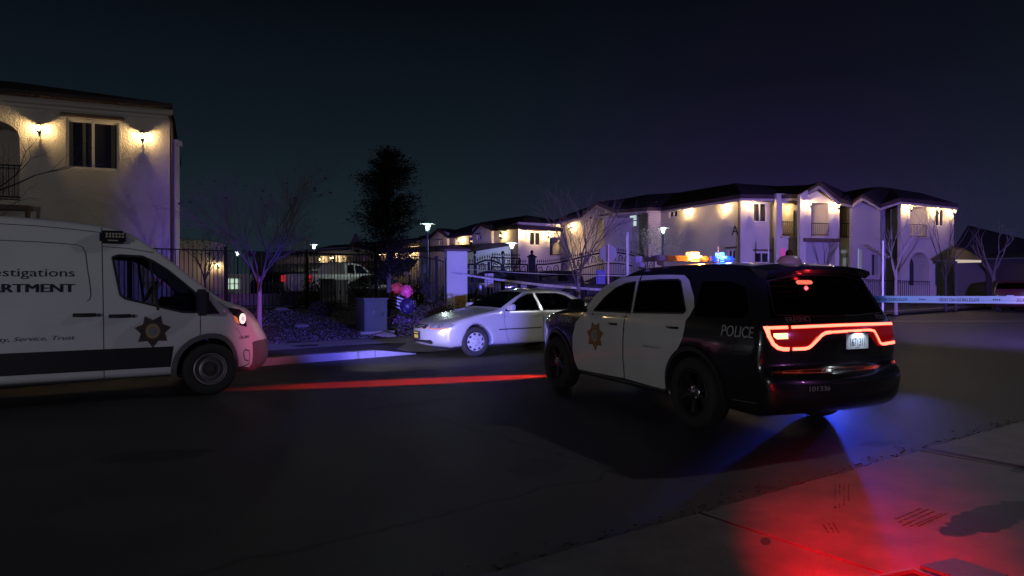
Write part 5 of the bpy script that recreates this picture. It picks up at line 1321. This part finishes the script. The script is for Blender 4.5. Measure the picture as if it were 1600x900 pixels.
# tributes by the small tree
def tribute(px, py, Y, label, body, ruff, striped):
    p = P(px, py, Y); z0 = hxy(p.x, p.y); r = thing('memorial_balloon', label, 'balloon', (p.x, p.y, z0), .3, 'memorial balloons and flowers by the fence'); rn = random.Random(px)
    b = MB(); T = Matrix.Translation((0,0,.42)) @ Matrix.Rotation(.35,4,'Y')
    b.lathe([(0,-.26),(.14,-.22),(.23,-.10),(.25,0),(.23,.10),(.14,.22),(0,.26)], T, 20); o = b.build('body', body, r, smooth=True)
    b = MB()
    for k in range(26 if not striped else 6):
        a = rn.uniform(0,2*pi); zz_ = rn.uniform(-.2,.2); q = .245*sqrt(1-(zz_/.28)**2); c = T @ Vector((q*cos(a), q*sin(a), zz_))
        b.lathe([(0,-.016),(.016,0),(0,.016)], Matrix.Translation(c), 6)
    if striped:
        for k in range(4): hz = -.15+.10*k; q = .25*sqrt(1-(hz/.27)**2); b.lathe([(q-.004,hz-.018),(q+.006,hz-.016),(q+.006,hz+.016),(q-.004,hz+.018)], T, 20)
    b.build('spots', mat('tribute_white', (.62,.55,.62), .5), o)
    b = MB(); c0 = Vector((-.03,0,.86)); 
    for k in range(130):
        v = Vector((rn.gauss(0,1), rn.gauss(0,1), rn.gauss(0,1))).normalized()*rn.uniform(.12,.19); v.z *= 1.1
        M = Matrix.Rotation(rn.uniform(0,6),3,'Z') @ Matrix.Rotation(rn.uniform(0,6),3,'X'); q = rn.uniform(.02,.045)
        b.add([c0+v+M @ Vector(w2) for w2 in ((-q,0,0),(0,q,.01),(q,0,0),(0,-q,.01))], [(0,1,2,3)])
    b.lathe([(0,-.14),(.12,-.06),(.13,.06),(0,.15)], Matrix.Translation(c0), 12); b.build('ruffle', ruff, r)
    return r
tribute(621, 484, 22.6, 'striped memorial balloon topped with a red and pink ruffle by the tree trunk', mat('tribute_black', (.02,.02,.03), .35), mat('ruffle_red', (.62,.04,.10), .6, noise=(.5,.12,.05), nscale=5, emit=(.9,.05,.15), estr=.06), True)
tribute(637, 487, 21.9, 'dark spotted memorial balloon topped with a bright pink ruffle', mat('tribute_navy', (.03,.02,.08), .4), mat('ruffle_pink', (.75,.10,.35), .6, emit=(1,.1,.4), estr=.08), False)
b = MB(); rn = random.Random(4); c = P(630, 490, 21.6)
for k in range(170):
    x = c.x+rn.gauss(0,.5); y = c.y-.2+rn.gauss(0,.35); z = hxy(x,y)+rn.uniform(.01,.12); M = Matrix.Rotation(rn.uniform(0,6),3,'Z') @ Matrix.Rotation(rn.uniform(0,3),3,'X'); q = rn.uniform(.012,.035)
    b.add([Vector((x,y,z))+M @ Vector(w2) for w2 in ((-q,0,0),(0,q,0),(q,0,0),(0,-q,0))], [(0,1,2,3)])
tag(b.build('flower_petals', mat('petal_mix', (.45,.16,.40), .6, noise=(.16,.12,.35), nscale=9)), kind='stuff')

def blob_leaves(b, c, R, n, rn, q0=.02, q1=.045, flat=.8):
    for k in range(n):
        v = Vector((rn.gauss(0,1), rn.gauss(0,1), rn.gauss(0,1))).normalized()*(rn.random()**.35)
        p = Vector((c[0]+v.x*R[0], c[1]+v.y*R[1], c[2]+v.z*R[2])); M = Matrix.Rotation(rn.uniform(0,6.3),3,'Z') @ Matrix.Rotation(rn.uniform(-1.2,1.2),3,'X'); q = rn.uniform(q0,q1)
        b.add([p+M @ Vector(w2) for w2 in ((-q,0,0),(0,q*.5,.0),(q,0,0),(0,-q*.5,0))], [(0,1,2,3)])
m_leaf = mat('dark_foliage', (.035,.050,.022), .7, noise=(.06,.07,.035), nscale=2)
m_shrub = mat('shrub_foliage', (.045,.04,.035), .8, noise=(.07,.06,.05), nscale=3)
def shrub(px, py, Y, w_, h, label, n=1500, seed=1, m=None, q=(.02,.05)):
    p = P(px, py, Y); z0 = hxy(p.x, p.y); rn = random.Random(seed); r = thing('shrub', label, 'shrub', (p.x, p.y, z0), 0, 'rounded shrubs around the fence')
    b = MB()
    for k in range(9): a = rn.uniform(0,6.3); b.tube([(0,0,0),(w_*.2*cos(a),w_*.2*sin(a),h*.4),(w_*.35*cos(a),w_*.3*sin(a),h*rn.uniform(.6,.9))], [.02,.012,.004], 5)
    b.build('stem', mat('bark', (.05,.04,.035), .9), r)
    b = MB()
    for k in range(6): blob_leaves(b, (rn.uniform(-.25,.25)*w_, rn.uniform(-.2,.2)*w_, h*rn.uniform(.42,.6)), (w_*.34, w_*.32, h*.42), n//6, rn, *q)
    b.build('foliage', m or m_shrub, r)
    return r
shrub(568, 484, 27, 1.75, 1.0, 'big rounded shrub behind the picket fence, right of the cabinets', 2600, 2)
shrub(655, 482, 27.5, 1.5, 1.15, 'dark rounded shrub behind the fence next to the ornate panel', 2200, 3)
shrub(495, 484, 25.5, 1.0, 1.2, 'dark shrub behind the fence beside the left electrical cabinet', 1600, 4)
shrub(460, 486, 24.5, 1.3, .6, 'low shrub behind the fence near the bare tree', 1400, 5)
shrub(512, 497, 21.6, 1.2, .5, 'low shrub on the bank below the electrical cabinets', 1300, 6)
shrub(680, 520, 20, 1.9, .85, 'wide dark shrub on the bank left of the sedan', 2600, 7, m=mat('brown_foliage', (.035,.02,.018), .9, noise=(.06,.035,.03), nscale=3))
shrub(738, 500, 23.5, 1.3, .55, 'low shrub at the foot of the stucco pillar', 1300, 8, m=mat('brown_foliage', (.035,.02,.018), .9))
shrub(605, 484, 25.4, .7, .5, 'small round shrub at the fence behind the green cabinet', 900, 9)
b = MB()
# retaining edge inside the fence
for k in range(14):
    a = line_pt((-14.6,20.4), FD, k*1.2); c = line_pt((-14.6,20.4), FD, k*1.2+1.19)
    b.bar((a[0],a[1],hxy(*a)+.22),(c[0],c[1],hxy(*c)+.22), .22, .46)
tag(b.build('garden_wall', mat('block_wall', (.16,.15,.11), .9, noise=(.10,.09,.07), nscale=9, bump=1, bscale=20)), 'low rough block garden wall behind the picket fence', 'wall')
# boulder-like pad under the green cabinet and rocks on the bank
rn = random.Random(8)
for i, (px, py, s_, lab) in enumerate(((548,505,.20,'grey landscape rock left of the dark green cabinet'),(470,520,.16,'small rock on the gravel bank near the van headlight'),(600,523,.22,'flat pale rock at the right foot of the green cabinet'),(440,508,.18,'rock on the bank behind the van nose'))):
    Y = 1.35*F/(py-Y0) ; x = (px-800)/F*Y; b = MB(); bm_ = bmesh.new(); bmesh.ops.create_icosphere(bm_, subdivisions=2, radius=1)
    for v in bm_.verts: v.co *= rn.uniform(.82,1.1)
    z0 = hxy(x, Y); b.add([(x+v.co.x*s_*1.5, Y+v.co.y*s_, z0+v.co.z*s_*.5) for v in bm_.verts], [tuple(v.index for v in f.verts) for f in bm_.faces]); bm_.free()
    tag(b.build('rock', mat('rock_grey', (.14,.12,.11), .9, noise=(.22,.2,.18), nscale=8, bump=.8, bscale=15), smooth=True), lab, 'rock', 'landscape rocks')

# ================================================================ trees
def tree(px, pybase, Y, height, spread, label, seed, trunk_r=.05, fork=.35, depth=5, kids=3, name='bare_tree', m=None, lean=0, leaves=0, ang=(.25,.55), trunk_z=None, mtip=None, group='bare young street trees', dry=0, x=None, up=.12, nfork=5, cat='tree', mleaf=None):
    rn = random.Random(seed)
    if x is None: x = (px-800)/F*Y
    z0 = hxy(x, Y)
    r = thing(name, label, cat, (x, Y, z0), 0, group)
    th = height*fork
    tb = MB(); tb.tube([(0,0,-.1),(lean*.3,0,th*.35),(lean*.5,.02,th*.7),(lean*.8,0,th)], [trunk_r*1.25,trunk_r,trunk_r*.88,trunk_r*.8], 8)
    tb.build('trunk', m or mat('young_bark', (.24,.20,.19), .85, bump=.4, bscale=50), r, smooth=True)
    br = MB(); tips = []
    def grow(p, d, L, rad, dep):
        pts = [p]; rr = [rad]; q = p.copy(); dd = d.copy()
        for k in range(3):
            dd = (dd+Vector((rn.gauss(0,.07), rn.gauss(0,.07), rn.gauss(0,.05)+up*.25))).normalized(); q = q+dd*L/3; pts.append(q.copy()); rr.append(rad*(1-.42*(k+1)/3))
        br.tube(pts, rr, 5 if rad > .012 else 3, cap=False)
        tips.append((q.copy(), dd.copy()))
        if dep <= 0: return
        n = kids+(1 if rn.random() < .35 else 0)
        for k in range(n):
            s_ = pts[3] if k < 2 else pts[rn.choice((1,2))]
            ax = Vector((rn.gauss(0,1), rn.gauss(0,1), rn.gauss(0,1))).cross(dd)
            if ax.length < 1e-3: continue
            nd = (Matrix.Rotation(rn.uniform(*ang), 3, ax.normalized()) @ dd).normalized()
            grow(s_, nd, L*rn.uniform(.58,.82), rad*.52, dep-1)
    for k in range(nfork):
        a = 2*pi*(k+rn.uniform(-.2,.2))/nfork; sp_ = spread*rn.uniform(.7,1.05)
        d = Vector((sp_*cos(a), sp_*sin(a), 1)).normalized()
        grow(Vector((lean*.8,0,th*(1-.12*(k % 3)))), d, height*(1-fork)*.40, trunk_r*.55, depth-1)
    if len(br.v): br.build('crown', mtip or m or mat('young_bark', (.24,.20,.19), .85), r, smooth=True)
    if leaves or dry:
        b = MB(); N = leaves or dry
        for k in range(N):
            p, d = rn.choice(tips); M = Matrix.Rotation(rn.uniform(0,6),3,'Z') @ Matrix.Rotation(rn.uniform(-1.3,1.3),3,'X'); q = rn.uniform(.025,.05) if leaves else rn.uniform(.03,.07)
            sp2 = .22 if leaves else .05
            p = p+Vector((rn.gauss(0,sp2), rn.gauss(0,sp2), rn.gauss(0,sp2*.8)))
            b.add([p+M @ Vector(w2) for w2 in ((-q,0,0),(0,q*.55,0),(q,0,0),(0,-q*.55,0))], [(0,1,2,3)])
        b.build('leaves', (mleaf or m_leaf) if leaves else mat('dry_leaf', (.03,.025,.03), .9), r)
    return r
tipm = mat('dimmed_twigs', (.10,.08,.09), .9)  # light fading up the crown is put in as a darker bark colour
bk = mat('young_bark', (.24,.20,.19), .85, bump=.4, bscale=50)
tree(405, 500, 17.4, 4.1, .85, 'bare young tree on the bank just behind the van nose, wide fine crown', 11, trunk_r=.060, fork=.34, depth=6, kids=3, dry=60, ang=(.25,.6), nfork=6, mtip=tipm)
tree(904, 470, 20.2, 4.2, .55, 'bare young tree in front of the driveway gate, between sedan and stop sign', 21, trunk_r=.058, fork=.40, depth=5, kids=3, dry=25, ang=(.2,.5), mtip=tipm)
tree(1400, 490, 34, 4.9, .6, 'thin bare tree with a pale trunk behind the tape, right of the sign pole', 31, trunk_r=.075, fork=.42, depth=4, kids=2, ang=(.2,.5), nfork=4)
tree(1553, 470, 42, 5.2, .6, 'bare tree with pale limbs behind the dark parked car', 33, trunk_r=.11, fork=.40, depth=4, kids=2, nfork=4, m=mat('dim_bark', (.10,.085,.09), .9))
tree(1478, 470, 38, 6.4, .5, 'dark bare tree before the right corner of the apartment building', 35, trunk_r=.06, fork=.30, depth=5, kids=2, m=mat('dark_bark', (.035,.03,.04), .9), nfork=5)
tree(320, 480, 27, 3.0, .5, 'small bare tree behind the picket fence in front of the low block', 41, trunk_r=.045, fork=.35, depth=4, kids=3, dry=120, m=mat('dark_bark', (.035,.03,.04), .9))
tree(355, 480, 34, 3.4, .5, 'thin bare tree lit from behind near the lit window of the low block', 43, trunk_r=.045, fork=.4, depth=4, kids=2)
tree(-20, 400, 14.6, 5.1, .62, 'leafless tree at the left edge in front of the cream building', 51, trunk_r=.08, fork=.36, depth=5, kids=2, m=mat('dark_bark', (.035,.03,.04), .9), x=-11.7, ang=(.3,.7))
tree(462, 480, 44, 4.5, .6, 'bare tree lit green-white beneath the second post lamp', 53, trunk_r=.06, fork=.35, depth=4, kids=3, leaves=900)
tree(1012, 470, 41.8, 4.4, .5, 'small leafy tree lit pale by the post lamp beside the apartment building', 61, trunk_r=.05, fork=.35, depth=5, kids=3, leaves=3400, name='leafy_tree', group=None, mleaf=mat('pale_leaf', (.16,.19,.12), .7))
# the dark bushy tree: trunk, limbs and thousands of small leaves in clumps
r = thing('leafy_tree', 'tall dark bushy tree standing in front of the iron fence against the sky', 'tree', (P(607,480,22.4).x, 22.4, hxy(P(607,480,22.4).x, 22.4)))
rn = random.Random(77); b = MB(); b.tube([(0,0,-.1),(.02,0,1.2),(-.03,.03,2.6),(0,0,4.2),(-.02,0,5.4)], [.075,.065,.05,.03,.01], 8); b.build('trunk', mat('dark_bark2', (.07,.055,.06), .9), r, smooth=True)
b = MB(); lv = MB()
for k in range(300):
    h = 1.15+3.95*(rn.random()**.9); q = (h-1.15)/3.95
    env = 1.02*sqrt(max(.02, 1-((q-.42)/.60)**2))
    a = rn.uniform(0,2*pi); R = env*rn.uniform(.45,1.12); rise = rn.uniform(.1,.5)
    e = Vector((R*cos(a), R*sin(a), h+rise*R)); s0 = Vector((0,0,h-.15)); mid = s0.lerp(e,.5)+Vector((0,0,.06))
    b.tube([s0, mid, e], [.016,.009,.003], 4, cap=False)
    for j in range(85):
        p = s0.lerp(e, rn.uniform(.35,1.1))+Vector((rn.gauss(0,.085), rn.gauss(0,.085), rn.gauss(0,.075))); M = Matrix.Rotation(rn.uniform(0,6),3,'Z') @ Matrix.Rotation(rn.uniform(-1.4,1.4),3,'X'); z_ = rn.uniform(.022,.05)
        lv.add([p+M @ Vector(w2) for w2 in ((-z_,0,0),(0,z_*.5,0),(z_,0,0),(0,-z_*.5,0))], [(0,1,2,3)])
for (ax, az_, L) in ((-1.5,1.75,.5),(-1.35,3.0,.4),(1.2,2.0,.4)):
    s0 = Vector((0,0,az_-.5)); e = Vector((ax,0,az_)); b.tube([s0, s0.lerp(e,.6)+Vector((0,0,.08)), e], [.02,.012,.003], 4)
    for j in range(90):
        p = s0.lerp(e, rn.uniform(.4,1.02))+Vector((rn.gauss(0,.05), rn.gauss(0,.05), rn.gauss(0,.05))); M = Matrix.Rotation(rn.uniform(0,6),3,'Z') @ Matrix.Rotation(rn.uniform(-1.4,1.4),3,'X'); z_ = rn.uniform(.016,.034)
        lv.add([p+M @ Vector(w2) for w2 in ((-z_,0,0),(0,z_*.5,0),(z_,0,0),(0,-z_*.5,0))], [(0,1,2,3)])
b.build('crown', mat('dark_limb', (.015,.012,.013), .9, spec=.1), r); lv.build('leaves', mat('night_leaf', (.008,.008,.006), .9, noise=(.016,.015,.012), nscale=3, spec=.1), r)
# hedge and dark planting along the right building
def hedge(name, label, pts, w_, h, n, seed, group=None):
    rn = random.Random(seed); c0 = pts[0]; r = thing(name, label, 'hedge', (c0[0], c0[1], hxy(*c0[:2])), 0, group); b = MB()
    L = sum(math.dist(a, c) for a, c in zip(pts, pts[1:]))
    for a, c in zip(pts, pts[1:]):
        l = math.dist(a, c)
        for k in range(int(n*l/L)):
            q = rn.random(); x = a[0]+(c[0]-a[0])*q+rn.gauss(0, w_*.3); y = a[1]+(c[1]-a[1])*q+rn.gauss(0, w_*.3); z = hxy(x, y)+rn.random()**.7*h*(.85+.2*sin(q*l*2.1)); M = Matrix.Rotation(rn.uniform(0,6),3,'Z') @ Matrix.Rotation(rn.uniform(-1.2,1.2),3,'X'); s_ = rn.uniform(.05,.11)
            b.add([Vector((x,y,z))+M @ Vector(w2) for w2 in ((-s_,0,0),(0,s_*.6,0),(s_,0,0),(0,-s_*.6,0))], [(0,1,2,3)])
        b.bar((a[0],a[1],hxy(*a)+h*.38),(c[0],c[1],hxy(*c)+h*.38), w_*.5, h*.7)
    b.build('foliage', m_leaf, r); return r
hedge('hedge', 'long low dark hedge in front of the right apartment building', [(13.5,42.5),(19,41.0),(24,42.5),(27.5,43)], 1.2, .75, 5200, 5)
hedge('hedge', 'tall dark clipped hedge beneath the pale porch canopy at the right', [(26.2,42.8),(29.3,41.6)], 1.3, 1.6, 3600, 6)
# yard fence before the right block
yf = thing('iron_fence', 'plain iron picket fence before the ground floor of the right apartment building', 'fence', (17, 40, .5)); b = MB(); pk = MB()
a = Vector((P(1300,0,41).x, 41.5, 0)); c = Vector((P(1480,0,42).x, 43.8, 0)); L = (c-a).length; n = int(L/.16)
for i in range(n+1):
    p = a.lerp(c, i/n); z = hxy(p.x, p.y); pk.bar((p.x,p.y,z),(p.x,p.y,z+1.5), .02)
z = hxy(a.x, a.y); z2 = hxy(c.x, c.y)
for h in (.15, 1.45): b = MB(); b.bar((a.x,a.y,z+h),(c.x,c.y,z2+h), .04); b.build('rail', m_iron, yf, world=True)
pk.build('picket', m_iron, yf, world=True)

# ================================================================ cars further off
def bgcar(px, py, Y, rz_, paint, kind, label, grp='cars in the apartment lot', detail=False, lamps=None, z=None, cover='police'):
    x = (px-800)/F*Y; z0 = hxy(x, Y)+.02 if z is None else z
    r = thing('parked_car', label, 'car', (x, Y, z0), rz_, grp); c = sedan(r, (x, Y, z0), rz_, paint, detail, kind, cover)
    if lamps:
        for s_ in (1,-1): c.drape_rear([[(s_*.55,.78),(s_*.80,.78),(s_*.80,.66),(s_*.55,.66)]], .01, lamps, 'tail_light', step=None)
    return r, c
pt = lambda n_, c_, r_=.3: mat(n_, c_, r_, coat=.6)
r, c = bgcar(1588, 487, 38.6, radians(41), pt('maroon_paint', (.07,.015,.025)), 'suv', 'dark maroon car parked at the right edge behind the tape, seen from the rear', 'cars parked along the street', True, mat('tail_dim', (.5,.02,.03), .3, emit=(1,.1,.08), estr=.35), z=0, cover='cover')
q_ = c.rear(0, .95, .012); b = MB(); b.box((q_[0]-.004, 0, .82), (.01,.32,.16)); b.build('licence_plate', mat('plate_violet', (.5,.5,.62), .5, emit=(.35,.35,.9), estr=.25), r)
bgcar(455, 470, 40, radians(150), pt('black_car_paint', (.015,.015,.018)), 'suv', 'dark SUV behind the picket fence left of the white pickup', lamps=mat('tail_dim', (.5,.02,.03), .3, emit=(1,.1,.08), estr=.35))
bgcar(600, 470, 36, radians(205), pt('black_car_paint', (.015,.015,.018)), 'sedan', 'dark sedan behind the large rounded shrub and picket fence')
bgcar(556, 466, 43, radians(200), pt('white_car_paint', (.55,.56,.56)), 'suv', 'pale SUV whose roof shows above the dark sedan behind the fence')
bgcar(800, 470, 37, radians(195), pt('black_car_paint', (.015,.015,.018)), 'suv', 'dark SUV seen through the pedestrian gate')
bgcar(880, 472, 39, radians(195), pt('black_car_paint', (.015,.015,.018)), 'suv', 'dark SUV seen through the driveway gate, left of the bare tree')
bgcar(965, 472, 41, radians(195), pt('black_car_paint', (.015,.015,.018)), 'sedan', 'dark sedan seen through the driveway gate beneath the stop sign')
# white pickup
x, Y = P(492,0,34).x, 34; z0 = hxy(x, Y); pu = thing('pickup_truck', 'white pickup with red tail lamp behind the picket fence above the electrical cabinets', 'pickup truck', (x, Y, z0), radians(62), 'cars in the apartment lot')
tp = [(4.55,.45),(4.7,.6),(4.68,1.05),(4.5,1.18),(3.5,1.25),(3.15,1.3),(2.6,1.78),(2.2,1.86),(1.5,1.86),(1.2,1.80),(1.1,1.3),(1.0,1.28),(-1.1,1.28),(-1.2,1.22),(-1.22,.65),(-1.1,.45)]
pc_ = Car(pu, (x, Y, z0), radians(62), tp, .42, [(0,.39),(3.6,.39)], .46, [(.3,.9),(.6,.96),(1.25,.97),(1.35,.9),(1.9,.72)], 3.4, -.8, smooth=1)
w1 = [(2.85,1.32),(2.45,1.70),(1.95,1.76),(1.90,1.32)]; w2_ = [(1.82,1.32),(1.86,1.76),(1.38,1.74),(1.3,1.32)]
pc_.shell(lambda x,z,t,top: 'body', {'body': pt('white_truck_paint', (.60,.60,.62))}, [w1, w2_], {})
for sg in (1,-1):
    for w_ in (w1, w2_): pc_.drape([w_], sg, -.004, glass('car_glass', (.35,.36,.38)), 'side_window')
    for x_ in (0,3.6): wheel(pc_, x_, sg*.84, .39, .39, .24, .24, 'police', 0, sg)
    MB().box((-1.21, sg*.86, 1.05), (.06,.12,.3)).build('tail_light', mat('tail_red', (.5,.01,.02), .3, emit=(1,.02,.04), estr=.5), pu)
